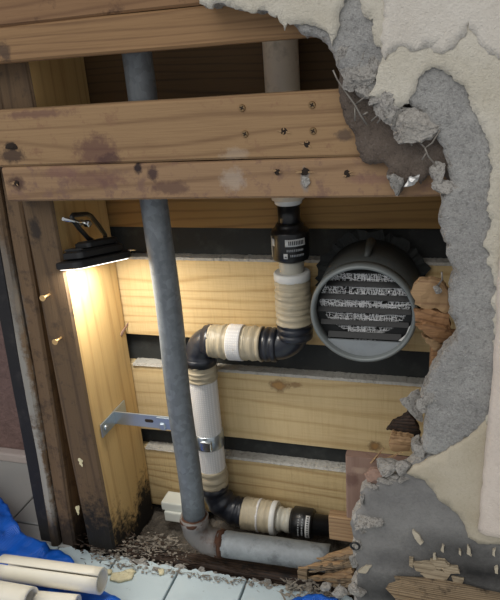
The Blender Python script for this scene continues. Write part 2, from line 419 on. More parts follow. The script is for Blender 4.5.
M['tapeZ'] = tape('beige_tape', '#b6aa91', 'Z'); M['tapeX'] = tape('beige_tape_run', '#b6aa91', 'X')
def knit(name, hexc):
    t = NT(name); g = t.pos()
    a = t.n('ShaderNodeTexWave', {'Vector': t.vmath('ADD', g, (0, 0, 0)), 'Scale': 85., 'Distortion': 0.}, bands_direction='Z').outputs[1]
    b = t.n('ShaderNodeTexWave', {'Vector': g, 'Scale': 85.}, bands_direction='X').outputs[1]
    h = t.math('MULTIPLY', a, b)
    return t.fin(t.mix(h, srgb('#d2d0ce'), srgb(hexc)), .6, 0, h, .35, .001)
M['insul'] = knit('white_insulation', '#f0eeec')
M['duct'] = plain('grey_duct', '#4a4d4b', .5, .2, dirt='#3d3f3d', damt=.6, dscale=18, bs=.2)
M['duct_rim'] = plain('duct_rim', '#7a7f7e', .42, .2, dirt='#6d706d', damt=.4, bs=.15)
M['duct_plate'] = plain('duct_plate', '#8f9497', .45, .1, dirt='#75797b', damt=.4, bs=.1)
M['slat'] = plain('louver_black', '#101112', .5)
M['mesh'] = plain('aluminium_mesh', '#f4f4f4', .3, .15, bs=.05)
def tilemat(name, hexc, spk):
    t = NT(name); g = t.pos(True); n = t.noise(g, 90, 5, .7)
    c = t.mix(t.rmap(n, .62, .70, 0, .8), srgb(hexc), srgb(spk))
    c = t.mix(t.rmap(t.noise(g, 9, 4), .45, .75, 0, .35), c, srgb('#8f979a'))
    return t.fin(c, .35, 0, t.noise(g, 200), .1, .001)
M['tile'] = tilemat('pale_blue_tile', '#bccbd0', '#5f6463')
M['tile_g'] = tilemat('grey_tile', '#a3a3a0', '#8b8a86')
M['grout'] = mortar('grout', '#77787a', '#8a8b8b', '#5d5c5a', bs=.4)
M['debris'] = mortar('debris', '#a39b8e', '#7b7268', '#4a433a', bs=1, spk='#cfc9ba')
M['soil'] = mortar('cavity_soil', '#7a7268', '#4c453d', '#2a2520', bs=1, spk='#a39b8e')
M['cream_chip'] = mortar('cream_chip', '#c9c09c', '#d6cfae', '#a59a76', bs=.3)
M['flake'] = wood('wood_flake', '#a3947c', '#6d5f4b', 'X', 40, .6, bs=.8)
M['foam'] = plain('white_foam', '#d5d8d0', .7, bs=.2)
M['wire'] = plain('lath_wire', '#8a847c', .5, .6, dirt='#4a3524', damt=.6)
M['foil'] = plain('foil', '#c9c8c6', .35, .5, bs=.6, bscale=120)
M['cover'] = plain('white_cover', '#e2dccb', .45, var=.05, bs=.04)
M['cover_in'] = plain('dark_inside', '#4b3a2c', .8)
def tarp(name):
    t = NT(name); g = t.pos()
    a = t.n('ShaderNodeTexWave', {'Vector': g, 'Scale': 130., 'Distortion': 1.}, bands_direction='X').outputs[1]
    b = t.n('ShaderNodeTexWave', {'Vector': g, 'Scale': 130., 'Distortion': 1.}, bands_direction='Y').outputs[1]
    n = t.noise(g, 30, 4)
    return t.fin(t.mix(n, srgb('#0b4fb4'), srgb('#1668d2')), .3, 0, t.math('ADD', t.math('ADD', a, b), t.math('MULTIPLY', n, 2)), .35, .0015)
M['tarp'] = tarp('blue_tarp')
M['plaster_pink'] = plain('brown_rough_wall', '#7a625c', .9, var=.3, scale=60, dirt='#5b4742', damt=.6, dscale=50, bs=1, bd=.004, bscale=120)
M['skirting'] = plain('white_skirting', '#b6aaa4', .6)
def printed(name, bg, ink, sx, sy, thr=.5):
    t = NT(name); g = t.n('ShaderNodeTexCoord').outputs['Object']
    return t.fin(srgb(bg), .4)
M['lab_w'] = plain('label_white', '#c9cac8', .5); M['lab_k'] = plain('label_ink', '#22232a', .5); M['lab_g'] = plain('label_grey', '#8f9294', .5)

# ================================================================== SETTING
ZT, XL, XR = 1.12, -.455, .80
# --- back wall: felt sheet with sheathing boards on it
wb = box2('wall_back', (XL, .211, -.09), (XR, .216, ZT), M['felt']); tag(wb, 'black tar felt at the back of the wall cavity', None, kind='structure')
def bz(px, py): return P(px, py, .19).z
zA1, zA0 = bz(280, 261), bz(220, 340)
zB1, zB0 = bz(280, 375), bz(250, 440)
zC1, zC0 = bz(250, 460), -.012
zU0 = bz(280, 228)
rows = [(zC0, zC1, 'pine3'), (zB0, zB1, 'pine2'), (zA0, zA1, 'pine'), (zU0, zU0+.15, 'pine_dk'), (zU0+.152, zU0+.35, 'pine_shade'), (zU0+.352, ZT, 'pine_shade')]
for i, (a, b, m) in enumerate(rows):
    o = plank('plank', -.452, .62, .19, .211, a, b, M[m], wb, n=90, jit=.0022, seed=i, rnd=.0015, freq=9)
for i, (a, b, _) in enumerate(rows[:3]):                      # dust lying on the top edges of the boards
    rng = random.Random(40+i); V, Fc = [], []; n = 170
    for k in range(n+1):
        x = -.30+.56*k/n
        h = .0016+.0008*rng.random()+.0012*(.5+.5*nz3((x, i, 0), 70, i))
        y0 = .1878+.0012*nz3((x, i, 3), 120, i)
        V += [(x, y0, b-.0015), (x, y0+.002, b+h), (x, .2105, b+h*1.3), (x, .2105, b-.0015)]
    for k in range(n):
        for j in range(4): Fc.append((k*4+j, k*4+(j+1) % 4, k*4+4+(j+1) % 4, k*4+4+j))
    Fc += [(3, 2, 1, 0), (n*4, n*4+1, n*4+2, n*4+3)]
    tag(mk('dust_line', V, Fc, M['dust'], wb), kind='stuff')
# --- side wall of the alcove on the left
wl = box2('wall_left', (-1.15, .27, 0), (-.42, .285, ZT), M['plaster_pink']); tag(wl, 'rough brown wall beyond the door opening', kind='structure')
bl = box2('baseboard_left', (-1.15, .245, 0), (-.42, .2685, .022), M['skirting'], bev=.004); tag(bl, 'low pale skirting strip along the brown wall', kind='structure')
wt = box2('wall_side', (-1.165, -.2, 0), (-1.15, .285, ZT), M['plaster_pink']); tag(wt, 'side wall of the alcove', kind='structure')
# --- floor: screed with tiles, and the open pit along the wall
fl = box2('floor', (-1.15, -1.1, -.10), (1.0, .028, -.012), M['grout'], bev=0); tag(fl, 'tiled floor in front of the opened wall', kind='structure')
j1, j2 = PZ(177, 574, 0).x, PZ(243, 590, 0).x
pitch = j2-j1
gw = .0035
rngt = random.Random(5)
yb = .032
def tile_piece(x0, x1, y0, y1, ragged, mat, parent):
    poly = [(x0, y0), (x1, y0)]
    if ragged:
        n = 44
        for k in range(n+1): poly.append((x1+(x0-x1)*k/n, y1-.003+.008*nz3((x1+(x0-x1)*k/n, 0, 0), 60, 3)+rngt.uniform(-.001, .001)))
    else: poly += [(x1, y1), (x0, y1)]
    n = len(poly); h = rngt.uniform(-.0006, .0006)
    V = [(a, b, -.012) for a, b in poly]+[(a, b, -.0015+h) for a, b in poly]
    cxp = sum(a for a, b in poly)/n; cyp = sum(b for a, b in poly)/n
    V += [(a+(cxp-a)*.02, b+(cyp-b)*.02, h) for a, b in poly]
    Fc = [tuple(range(n))[::-1], tuple(range(2*n, 3*n))]
    for k in range(n): 
        k2 = (k+1) % n; Fc += [(k, k2, n+k2, n+k), (n+k, n+k2, 2*n+k2, 2*n+k)]
    return mk('tile', V, Fc, mat, parent)
i0 = int((j1+.42)/pitch)+1
for i in range(-i0, 8):
    x0 = j1+pitch*i+gw/2; x1 = x0+pitch-gw
    if x0 < -.60: continue
    for j in range(5):
        y1 = yb-j*pitch; y0 = y1-pitch+gw
        tile_piece(x0, x1, y0, y1 if j == 0 else y1, j == 0, M['tile'], fl)
# alcove floor
fa = box2('floor_alcove', (-1.15, .028, -.10), (-.395, .285, -.012), M['grout'], bev=0); tag(fa, 'grey tiled floor of the alcove beyond the door post', kind='structure')
jy, jx = PZ(35, 524.5, 0).y, PZ(15, 516, 0).x
pg = .20
for i in range(-3, 2):
    for j in range(-3, 3):
        x0 = max(jx+i*pg+.002, -1.148); x1 = min(jx+(i+1)*pg-.002, -.397); y0 = max(jy+j*pg+.002, -.30 if x0 < -.6 else .03); y1 = min(jy+(j+1)*pg-.002, .283)
        if x1-x0 > .01 and y1-y0 > .01 and not (y0 < .028 and x1 > -.6): tile_piece(x0, x1, y0, y1, False, M['tile_g'], fa)
# ground inside the cavity
def gheight(x0, x1, y0, y1, base, amp, name, mat, seed, n=60, m=26, freq=30, bottom=-.1):
    V, Fc = [], []
    for i in range(n+1):
        for j in range(m+1):
            x = x0+(x1-x0)*i/n; y = y0+(y1-y0)*j/m
            V.append((x, y, base(x, y)+amp*nz3((x, y, 0), freq, seed)))
    for i in range(n):
        for j in range(m): a = i*(m+1)+j; Fc.append((a, a+1, a+m+2, a+m+1))
    k = len(V); V += [(v[0], v[1], bottom) for v in V]
    for i in range(n):
        for j in range(m): a = k+i*(m+1)+j; Fc.append((a, a+m+1, a+m+2, a+1))
    rim = [j for j in range(m+1)]+[i*(m+1)+m for i in range(1, n+1)]+[n*(m+1)+j for j in range(m-1, -1, -1)]+[i*(m+1) for i in range(n-1, 0, -1)]
    for q in range(len(rim)): a, b = rim[q], rim[(q+1) % len(rim)]; Fc.append((a, b, b+k, a+k))
    return mk(name, V, Fc, mat)
go = gheight(-.395, .62, .028, .211, lambda x, y: -.032 if y > .09 else (-.062), .010, 'floor_cavity', M['soil'], 3, n=150, m=30, freq=45)
tag(go, 'dark soil floor inside the wall cavity', kind='structure')

# --- the stucco wall on the right
YS = -.03; TH = .03
hole_up = [(180, -330), (180, -40), (196, -8), (203, 5), (213, 7), (216, 3), (228, 7), (245, 11), (264, 13), (280, 17), (290, 24), (302, 33), (316, 38), (328, 44), (333, 58), (338, 71), (346, 80), (353, 90), (365, 97), (372, 106), (384, 104), (397, 105), (409, 103), (419, 110), (427, 122), (434, 131), (440, 140), (445, 152), (447, 170), (452, 184), (445, 193), (441, 206), (440, 224), (443, 238), (446, 250), (449, 262), (453, 276), (450, 288), (449, 301), (451, 314), (454, 328), (457, 337), (452, 345), (445, 352), (438, 362), (433, 372), (428, 378), (424, 388), (421, 397), (424, 408), (425, 422), (422, 432), (422, 446), (424, 456)]
lowL = [(416, 461), (408, 468), (396, 476), (381, 482), (368, 488), (360, 494), (362, 504), (357, 511), (352, 517), (350, 530), (355, 541), (352, 551), (355, 562), (357, 575), (353, 590), (356, 612)]
seamR = [(500, 420), (486, 428), (470, 440), (455, 448), (440, 456)]          # where the lower render begins
wr = thing('wall_right', (.45, -.015, 0), 'broken stucco wall around the opened cavity', None, None, 'structure')
slab('mortar_coat', hole_up+[(440, 456), (470, 440), (500, 420), (640, 420), (740, -330)], YS, TH, [M['mortar'], M['stone']], wr, matidx=lambda n, c: 1 if n.y > -.72 else 0, grid=.006, amp=.0026, freq=55, seed=1, jit=.0014, rim=.004, side=.006)
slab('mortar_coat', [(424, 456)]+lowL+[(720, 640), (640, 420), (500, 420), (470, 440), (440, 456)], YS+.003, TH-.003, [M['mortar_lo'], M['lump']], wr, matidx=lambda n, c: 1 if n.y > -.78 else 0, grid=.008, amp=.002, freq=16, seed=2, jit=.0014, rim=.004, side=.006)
# cream finish layers, flaking at their edges
slab('finish_coat', [(180, -330), (180, -40), (196, -10), (200, 2), (206, 7), (212, 9), (213, 3), (224, 4), (236, 9), (250, 12), (264, 12), (278, 15), (281, 22), (284, 30), (287, 22), (293, 21), (304, 23), (318, 28), (328, 35), (331, 46), (336, 36), (339, 24), (342, 10), (344, -2), (352, -6), (358, -4), (362, 8), (370, 20), (374, 18), (373, 34), (379, 48), (383, 60), (378, 74), (372, 86), (369, 95), (380, 98), (389, 101), (399, 106), (408, 103), (414, 92), (418, 80), (425, 70), (432, 66), (442, 70), (452, 76), (462, 87), (471, 101), (480, 120), (487, 140), (491, 160), (490, 190), (488, 210), (492, 224), (487, 233), (484, 246), (489, 262), (494, 280), (496, 340), (493, 400), (487, 424), (620, 424), (740, -330)],
     YS-.0032, .0040, M['finish'], wr, grid=.009, amp=.0010, freq=40, seed=3, jit=.0018, step=.003, rim=.0008, side=.0006, curl=.0006)
slab('top_finish', [(386, -330), (384, -20), (385, 20), (381, 38), (384, 59), (392, 52), (402, 48), (415, 53), (428, 50), (440, 55), (452, 49), (460, 39), (466, 36), (468, 20), (472, 35), (481, 46), (492, 55), (510, 66), (620, 120), (740, -330)],
     YS-.0046, .0018, M['finish2'], wr, grid=.010, amp=.0008, freq=60, seed=4, jit=.0016, step=.003, rim=.0006, side=.0004)
slab('beige_coat', [(407, 474), (412, 467), (425, 462), (440, 455), (455, 447), (468, 437), (480, 424), (492, 415), (560, 415), (560, 545), (478, 545), (468, 538), (465, 526), (459, 515), (449, 508), (440, 500), (432, 490), (425, 481), (416, 478)],
     YS-.0016, .0050, M['finish3'], wr, grid=.010, amp=.0006, freq=30, seed=5, jit=.0010, rim=.0006, side=.0004)
# rounded raised render at the far right
V, Fc = [], []
edge = [(503, 240), (500, 270), (498, 300), (497, 330), (494, 370), (490, 410), (486, 450), (482, 495), (479, 532)]
ed = [P(a, b, YS-.012) for a, b in edge]
prf = [(0, .012), (-.001, .004), (.002, -.001), (.006, -.004), (.05, -.006), (.20, -.006), (.20, .012)]
zt = ed[0].z+.40
cols = [Vector((ed[0].x, 0, zt))]+[Vector((e.x, 0, e.z)) for e in ed]
fine = []
for a, b in zip(cols[:-1], cols[1:]):
    k = max(2, int((a-b).length/.008))
    for i in range(k): fine.append(a.lerp(b, i/k))
fine += [cols[-1], cols[-1]+Vector((.003, 0, -.004))]
for i, c in enumerate(fine):
    for (dx, dy) in prf: V.append((c.x+dx+.0016*nz3((c.x, dx, c.z), 60, 7), YS-.012+dy+.0012*nz3((c.x+dx*2, 3, c.z), 40, 8)+(.004 if i == len(fine)-1 and dy < .01 else 0), c.z))
K = len(prf)
for i in range(len(fine)-1):
    for k in range(K-1): a = i*K+k; Fc.append((a, a+1, a+K+1, a+K))
    Fc.append((i*K+K-1, i*K, (i+1)*K, (i+1)*K+K-1))
Fc += [tuple(range(K)), tuple((len(fine)-1)*K+k for k in range(K))[::-1]]
o = mk('raised_render', V, Fc, M['trim'], wr, True); o.data.polygons.foreach_set('use_smooth', [len(p.vertices) < 5 for p in o.data.polygons])
# small flakes left on the lower coat
flk = [[(412, 531), (418, 535), (423, 543), (420, 545), (415, 538)], [(358, 572), (366, 566), (372, 567), (366, 573)], [(442, 546), (444, 547), (443.5, 553), (441, 551)], [(433, 556), (435, 555), (436, 562), (433, 560)], [(459, 550), (461, 552), (461, 556), (458.5, 554)], [(468, 546), (470, 549), (471, 557), (467, 554)], [(493, 551), (496, 550), (495, 557), (492, 555)], [(494, 569), (498, 567), (498, 574), (495, 573)],
       [(412, 563), (430, 564), (440, 567), (432, 574), (416, 571)], [(430, 561), (445, 562), (450, 567), (438, 569)], [(420, 573), (437, 571), (452, 574), (447, 580), (430, 580)], [(440, 567), (458, 569), (460, 574), (446, 574)], [(409, 559), (414, 560), (413, 568), (409, 566)], [(452, 578), (464, 581), (462, 585), (453, 584)]]
for i, q in enumerate(flk): slab('paint_flake', q, YS-.0016-(.002 if i >= 8 else 0), .006, M['finish3'] if i < 8 else M['flake'], wr, smooth=False, grid=.006, amp=.001, seed=60+i, step=.003, jit=.0006, rim=.0004, tilt=(.05, .1))
# the render of the rest of the wall over the upper left
# dirty base coat still stuck to the beams
wbc = slab('base_coat', [(336, 62), (339, 76), (338, 92), (340, 108), (346, 124), (354, 135), (356, 150), (362, 162), (375, 166), (383, 163), (389, 168), (387, 177), (392, 188), (398, 197), (403, 191), (407, 183), (414, 178), (420, 184), (428, 176), (440, 176), (462, 190), (462, 130), (430, 100), (380, 80), (350, 58)],
     -.0125, .0117, M['mortar_in'], wr, grid=.005, amp=.0035, freq=50, seed=6, jit=.0012, step=.003, rim=.003)
# broken lumps clinging to the edge
lumps = [((413, 121), .0185, (1.15, .75, .9)), ((384, 104), .013, (1, .6, 1)), ((392, 117), .011, (1, .6, 1.1)), ((429, 132), .008, (1.1, .6, .7)), ((438, 172), .009, (.8, .6, 1.3)), ((366, 92), .009, (1, .7, 1)), ((350, 84), .008, (.8, .7, 1.2)), ((390, 108), .009, (1.3, .6, .7)),
         ((443, 186), .010, (1, .6, 1)), ((428, 393), .009, (.8, .7, 1.4)), ((421, 404), .009, (.8, .7, 1.2)), ((366, 521), .016, (1.1, .7, .8)), ((358, 547), .009, (.9, .7, 1.1)), ((404, 478), .008, (1, .7, .8)), ((417, 450), .010, (.8, .7, 1.3)), ((356, 62), .016, (.8, .35, 1.2)), ((366, 76), .017, (1, .35, .9)), ((347, 55), .012, (.8, .4, 1.1)), ((374, 66), .013, (.7, .35, 1.2)), ((400, 112), .010, (1.2, .6, .7)), ((378, 97), .010, (1.1, .6, .8)),
         ((372, 486), .008, (1.4, .5, .5)), ((384, 481), .008, (1.4, .5, .5)), ((362, 498), .007, (.6, .6, 1.2)), ((394, 476), .008, (1.3, .6, .5)), ((353, 560), .008, (.7, .6, 1.3)), ((362, 530), .008, (.8, .6, 1)), ((355, 588), .012, (1.1, .7, .8)), ((340, 590), .009, (1.1, .9, .8)), ((326, 588), .007, (1.1, .9, .8))]
for i, ((a, b), r, sq) in enumerate(lumps): rock('mortar_lump', P(a, b, -.026), r*1.12, 80+i, M['stone'] if i else M['lump'], wr, squash=sq, sub=4 if r > .012 else 3)
# upper left and hidden rest of the shell so the cavity stays closed
tc = box2('ceiling', (XL, 0.034, ZT-.03), (XR, .211, ZT), M['pine_dk']); tag(tc, 'top plate closing the wall cavity', kind='structure')
we = box2('wall_end', (.62, .0, -.1), (.64, .211, ZT-.03), M['pine_dk']); tag(we, 'stud closing the far right of the cavity', kind='structure')

# ================================================================== FRAMING
def Zp(px, py, y=0.): return P(px, py, y).z
def beam(name, x0, x1, z0, z1, mat, label, seed, **kw):
    t = thing(name, ((x0+x1)/2, .016, z0), label, 'beam')
    plank('timber', x0, x1, 0.0005, .033, z0, z1, mat, t, n=110, jit=.002, seed=seed, rnd=.003, freq=8, **kw)
    return t
zj0 = Zp(155, 50); zj1 = Zp(120, 14); zb_t = Zp(165, 100); zb_m = Zp(200, 161.5); zb_b = Zp(230, 199)
J = beam('ceiling_joist', -.60, .40, zj0, zj1, M['joist'], 'light brown beam just above the dark gap, below the top edge', 11)
J2 = beam('ceiling_joist', -.60, .40, zj1+.0004, zj1+.10, M['joist_dark'], 'reddish brown beam cut off by the top edge of the photo', 12)
B1 = beam('crossbeam', -.60, .30, zb_m+.0006, zb_t, M['beam'], 'upper half of the screwed double crossbeam, with four screw heads', 13)
xb0 = P(4, 185, 0).x
B2 = beam('crossbeam', xb0, .30, zb_b, zb_m-.0006, M['beam2'], 'lower half of the double crossbeam, stained and holed, lit lamp beneath', 14)
# screws and holes in the beams
def screw_mesh():
    bm = bmesh.new()
    bmesh.ops.create_cone(bm, cap_ends=True, segments=20, radius1=.0046, radius2=.0036, depth=.0022)
    me = bpy.data.meshes.new('screw_head'); bmesh.ops.rotate(bm, verts=bm.verts, matrix=Matrix.Rotation(math.pi/2, 3, 'X')); bm.to_mesh(me); bm.free(); me.materials.append(M['brass']); return me
def cross_mesh():
    parts = [gbox((0, 0, 0), (.0026, .0006, .0006), bev=0), gbox((0, 0, 0), (.0006, .00061, .0026), bev=0)]
    V, Fc = joinmesh(parts); me = bpy.data.meshes.new('cross_recess'); me.from_pydata([tuple(v) for v in V], [], Fc); me.materials.append(M['hole']); return me
SM, CM = screw_mesh(), cross_mesh()
for (a, b) in ((242, 108), (245, 134), (312, 105), (313, 131)):
    p = P(a, b, -.0008)-Vector(B1.location); s = link('screw', SM, B1, p); c = link('cross_recess', CM, s, (0, -.0012, 0)); c.rotation_euler = (0, .5, 0)
def hole(px, py, r, parent, k):
    p = P(px, py, -.0003); n = 14; rng = random.Random(k)
    V = [p+Vector((0, -.0006, 0))]+[p+Vector((math.cos(i*2*math.pi/n)*r*rng.uniform(.75, 1.2), 0, math.sin(i*2*math.pi/n)*r*rng.uniform(.75, 1.2))) for i in range(n)]
    V += [v+Vector((0, .003, 0)) for v in V[1:]]
    Fc = [(0, 1+i, 1+(i+1) % n) for i in range(n)]+[(1+i, 1+n+i, 1+n+(i+1) % n, 1+(i+1) % n) for i in range(n)]
    o = mk('nail_hole', V, Fc, M['hole'], parent)
    parts = []
    for i in range(5):
        a = rng.uniform(0, 6.28); d = Vector((math.cos(a), -.15, math.sin(a)*.5))
        parts.append(gsplinter(p+d*r*.8, p+d*r*(1.6+rng.random()), .0016, .0010, k*7+i, n=3, up=(0, 1, 0)))
    V, Fc = joinmesh(parts); mk('torn_fibre', V, Fc, M['chip2'], o)
for i, (a, b, r) in enumerate(((284, 131, .004), (307, 144, .0048))): hole(a, b, r, B1, i)
for i, (a, b, r) in enumerate(((277, 172, .0035), (305, 172, .005), (347, 174, .0045), (16, 183, .004))): hole(a, b, r, B2, 10+i)
for i, (a, b, r) in enumerate(((45, 99, .001),)): pass
V, Fc = grock(P(306, 182, -.0005), .010, 31, squash=(.45, .16, 1)); mk('putty_blob', V, Fc, M['stone'], B2)
V, Fc = grock(P(12, 147, 0), .008, 33, squash=(1.4, .2, .5)); mk('knot', V, Fc, M['hole'], B1)

# stud and door post on the left
XS = -.302
ST = thing('wall_stud', (-.325, .11, -.02), 'lit square wooden stud carrying the work light, charred black at its foot', 'stud')
xl = -.357
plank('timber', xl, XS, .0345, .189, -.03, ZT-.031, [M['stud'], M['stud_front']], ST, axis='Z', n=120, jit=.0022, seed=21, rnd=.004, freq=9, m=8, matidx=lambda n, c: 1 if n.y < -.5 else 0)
def free_screw(px, py, y, length=.019):
    p = P(px, py, y); d = Vector((.05, -1, .05)).normalized()
    t = thing('screw', p+d*length, None, None); t.parent = ST; t.location = p-Vector(ST.location)
    tube('shank', [p, p+d*length], .0019, M['brass2'], t, seg=10)
    tube('screw_head', [p+d*length, p+d*(length+.001), p+d*(length+.003)], [.0024, .0042, .0048], M['brass2'], t, seg=14)
free_screw(50, 294, .036); free_screw(62, 337, .036)
for i, (a, b) in enumerate(((80, 458), (77, 506))):
    p = P(a, b, .034); V, Fc = gsplinter(p, p+Vector((.006, -.008, -.012)), .007, .003, 90+i, n=5); mk('splinter', V, Fc, M['cream_chip'], ST)
# nail sticking out of the stud beside the boards and torn sliver
p = PX(121, 336, XS); V, Fc = gsplinter(p, PX(131, 318, XS+.006), .006, .0025, 96, n=6, up=(1, 0, 0)); mk('splinter', V, Fc, M['block'], ST)
DP = thing('door_post', (-.40, .06, 0), 'weathered grey-brown door post beside the dark opening, at the far left', 'post')
V, Fc = gplank(-.402, -.373, .037, .10, -.03, ZT-.031, 'Z', n=100, jit=.002, seed=24, rnd=.004, freq=10)
def lean(v): k = (v.z-.30); return Vector((v.x+k*.045, v.y, v.z))
mk('timber', [lean(v) for v in V], Fc, M['jamb'], DP)
V, Fc = gplank(-.421, -.4025, .030, .10, -.03, ZT-.031, 'Z', n=100, jit=.003, seed=25, rnd=.004, freq=14)
mk('worn_strip', [lean(v) for v in V], Fc, M['jamb'], DP)
V, Fc = gplank(-.450, -.4215, .036, .12, -.03, ZT-.031, 'Z', n=80, jit=.0015, seed=26, rnd=.003)
mk('dark_edge', [lean(v) for v in V], Fc, M['jamb_dk'], DP)
# rotten sill in the pit
SB = thing('rotten_sill', (-.08, .07, -.06), 'dark rotten sill timber lying in the gap behind the tiles', 'sill')
plank('timber', -.285, .14, .050, .080, -.058, -.004, M['rot'], SB, n=90, jit=.007, seed=31, rnd=.004, freq=22, endjag=.02)
for i in range(14):
    rng = random.Random(300+i); x = rng.uniform(-.27, .06)
    splinter('torn_fibre', (x, .058+rng.uniform(-.006, .01), rng.uniform(-.02, .004)), (x+rng.uniform(.05, .10), .050+rng.uniform(-.004, .01), rng.uniform(-.03, .004)), .008, .005, 310+i, M['rot'], SB)

# ================================================================== PLUMBING
# galvanized pipe
YP = .066
xp = (P(154, 200, YP).x+P(194, 515, YP).x)/2+.0005
GP = thing('galvanized_pipe', (xp, YP, -.02), 'grey galvanized steel pipe running down to a rusty elbow and along the floor', 'pipe')
ze = P(191, 517, .066).z
tube('vertical_pipe', [(xp+(.0015*math.sin(k)), YP, ze+(ZT-.04-ze)*k/20) for k in range(21)], .0198, M['galv'], GP, seg=28)
R = .032; zc = P(245, 547, .066).z
pth = [(xp, YP, ze+.004), (xp, YP, zc+R+.002)]+[tuple(v) for v in arc((xp+R, YP, zc+R), R, (-1, 0, 0), (0, 0, -1), 0, 90, 12)]+[(xp+R+.012, YP, zc)]
tube('elbow', pth, [.0245, .0245]+[.0238]*13+[.0245], M['rusty'], GP, seg=28, jit=.001)
tube('rust_ring', [(xp, YP, ze-.006), (xp, YP, ze), (xp, YP, ze+.006)], [.0244, .0252, .0205], M['rust'], GP, seg=28, jit=.002)
tube('rust_ring', [(xp+R+.008, YP, zc), (xp+R+.015, YP, zc), (xp+R+.020, YP, zc)], [.0238, .0252, .0228], M['rust'], GP, seg=28, jit=.003)
tube('horizontal_pipe', [(xp+R+.012+.19*k/12, YP+.0006*k, zc-.0002*k) for k in range(13)], .0225, M['galv_low'], GP, seg=28, jit=.0006)

# insulated water pipe
YW = .155
xv = (P(275, 300, YW).x+P(312, 300, YW).x)/2
def wz(px, py): return P(px, py, YW).z
zr = P(248, 343, YW).z; xw = (P(190, 400, YW).x+P(221, 400, YW).x)/2-.001
zl = P(262, 515, YW).z
WP = thing('water_pipe', (xv, YW, 0), 'insulated water pipe wrapped in beige tape with black elbows and couplings', 'pipe')
zt_ = wz(287, 196)
tube('bare_pipe', [(xv, YW, zt_-.004), (xv, YW, ZT-.04)], .0245, M['pvc'], WP)
tube('white_collar', [(xv, YW, zt_-.012), (xv, YW, zt_-.010), (xv, YW, zt_+.004)], [.0185, .0205, .0205], M['white_pl'], WP)
zc1, zc0 = wz(288, 226), wz(292, 262)
tube('black_pipe', [(xv, YW, zc1-.01), (xv, YW, zt_-.008)], .0168, M['black'], WP)
zz = lambda py: wz(290, py)
cp = tube('coupling', *prof((xv, YW, zz(260)), (xv, YW, zz(222)), [(0, .0195), (.03, .0225), (.06, .0275), (.14, .0288), (.76, .0288), (.82, .0275), (.85, .0215), (.94, .0215), (1, .0185)]), M['black'], WP, seg=32)
# labels on the couplings: curved strips with print
def curved(cx, cy, r, a0, a1, z0, z1, n=14):
    V, Fc = [], []
    for rr in (r, r-.0005):
        for i in range(n+1):
            a = math.radians(a0+(a1-a0)*i/n)
            V += [(cx+rr*math.cos(a), cy+rr*math.sin(a), z0), (cx+rr*math.cos(a), cy+rr*math.sin(a), z1)]
    k = 2*(n+1)
    for i in range(n):
        Fc += [(2*i, 2*i+2, 2*i+3, 2*i+1), (k+2*i, k+2*i+1, k+2*i+3, k+2*i+2), (2*i, k+2*i, k+2*i+2, 2*i+2), (2*i+1, 2*i+3, k+2*i+3, k+2*i+1)]
    Fc += [(0, 1, k+1, k), (2*n, k+2*n, k+2*n+1, 2*n+1)]
    return V, Fc
zm = zz(249); zH = zz(234)-zz(262)
def lab(r, a0, a1, t0, t1, mat, parent=cp, name='label'):
    V, Fc = curved(xv, YW, r, a0, a1, zz(258)+zH*t0, zz(258)+zH*t1); return mk(name, V, Fc, mat, parent, True)
lab(.0291, 268, 332, .58, .82, M['lab_w']); lab(.0291, 190, 212, .12, .85, M['clear']); lab(.0291, 212, 228, .55, .80, M['lab_w'])
rngl = random.Random(4)
for i in range(9): lab(.0294, 278+i*5.4, 281.2+i*5.4, .63, .77, M['lab_k'], name='print_mark')
for i in range(10): lab(.0292, 272+i*5.4, 276+i*5.4+rngl.uniform(-1, 0), .40, .48, M['lab_g'], name='print_mark')
for i in range(9): lab(.0292, 282+i*5.0, 285+i*5.0, .22, .30, M['lab_g'], name='print_mark')
lab(.0292, 262, 274, .16, .34, M['lab_w'], name='print_mark'); lab(.0294, 265, 271, .21, .25, M['lab_k'], name='print_mark')
tube('thread', *prof((xv, YW, zz(276)), (xv, YW, zz(257)), [(k/12, .0185+(.0016 if k % 2 else -.0006)) for k in range(13)]), M['clear'], WP)
tube('white_ring', *prof((xv, YW, zz(279)), (xv, YW, zz(271)), [(0, .0275), (.1, .0285), (.85, .0285), (1, .0265)]), M['white_pl'], WP)
def wrapped(name, a, b, r, mat, seed, n=34, amp=.0013, bulge=0.):
    rng = random.Random(seed); pr = []
    for i in range(n+1):
        k = i/n; pr.append((k, r+bulge*math.sin(k*math.pi)+amp*math.sin(i*1.3)*.5+rng.uniform(-amp, amp)*.7))
    return tube(name, *prof(a, b, pr), mat, WP, seg=32, jit=.0012, seed=seed)
zev = zr+.052
wrapped('taped_sleeve', (xv, YW, zz(322)), (xv, YW, zz(278)), .0283, M['tapeZ'], 1)
# first elbow: vertical down to running left
Re = .033
pth = [(xv, YW, zz(332)+.012), (xv, YW, zz(332)), (xv, YW, zr+Re+.002)]+[tuple(v) for v in arc((xv-Re, YW, zr+Re), Re, (1, 0, 0), (0, 0, -1), 0, 90, 14)]+[(xv-Re-.003, YW, zr)]
tube('elbow', pth, [.0268, .0270, .0262]+[.0245]*15+[.0250], M['navy'], WP, seg=32)
tube('elbow_collar', *prof((xv-Re+.004, YW, zr), (P(263, 343, YW).x-.002, YW, zr), [(0, .0265), (.08, .0285), (.3, .0285), (.34, .0268), (.46, .0268), (.5, .0285), (.72, .0285), (.76, .0270), (1, .0272)]), M['navy'], WP, seg=32)
tube('elbow_collar', *prof((xv, YW, zz(337)), (xv, YW, zz(320)), [(0, .0268), (.06, .0285), (.28, .0285), (.32, .0270), (.42, .0270), (.46, .0287), (.66, .0287), (.70, .0272), (.80, .0272), (.84, .0288), (1, .0288)]), M['navy'], WP, seg=32)
xs1, xs0 = P(263, 343, YW).x, P(212, 343, YW).x
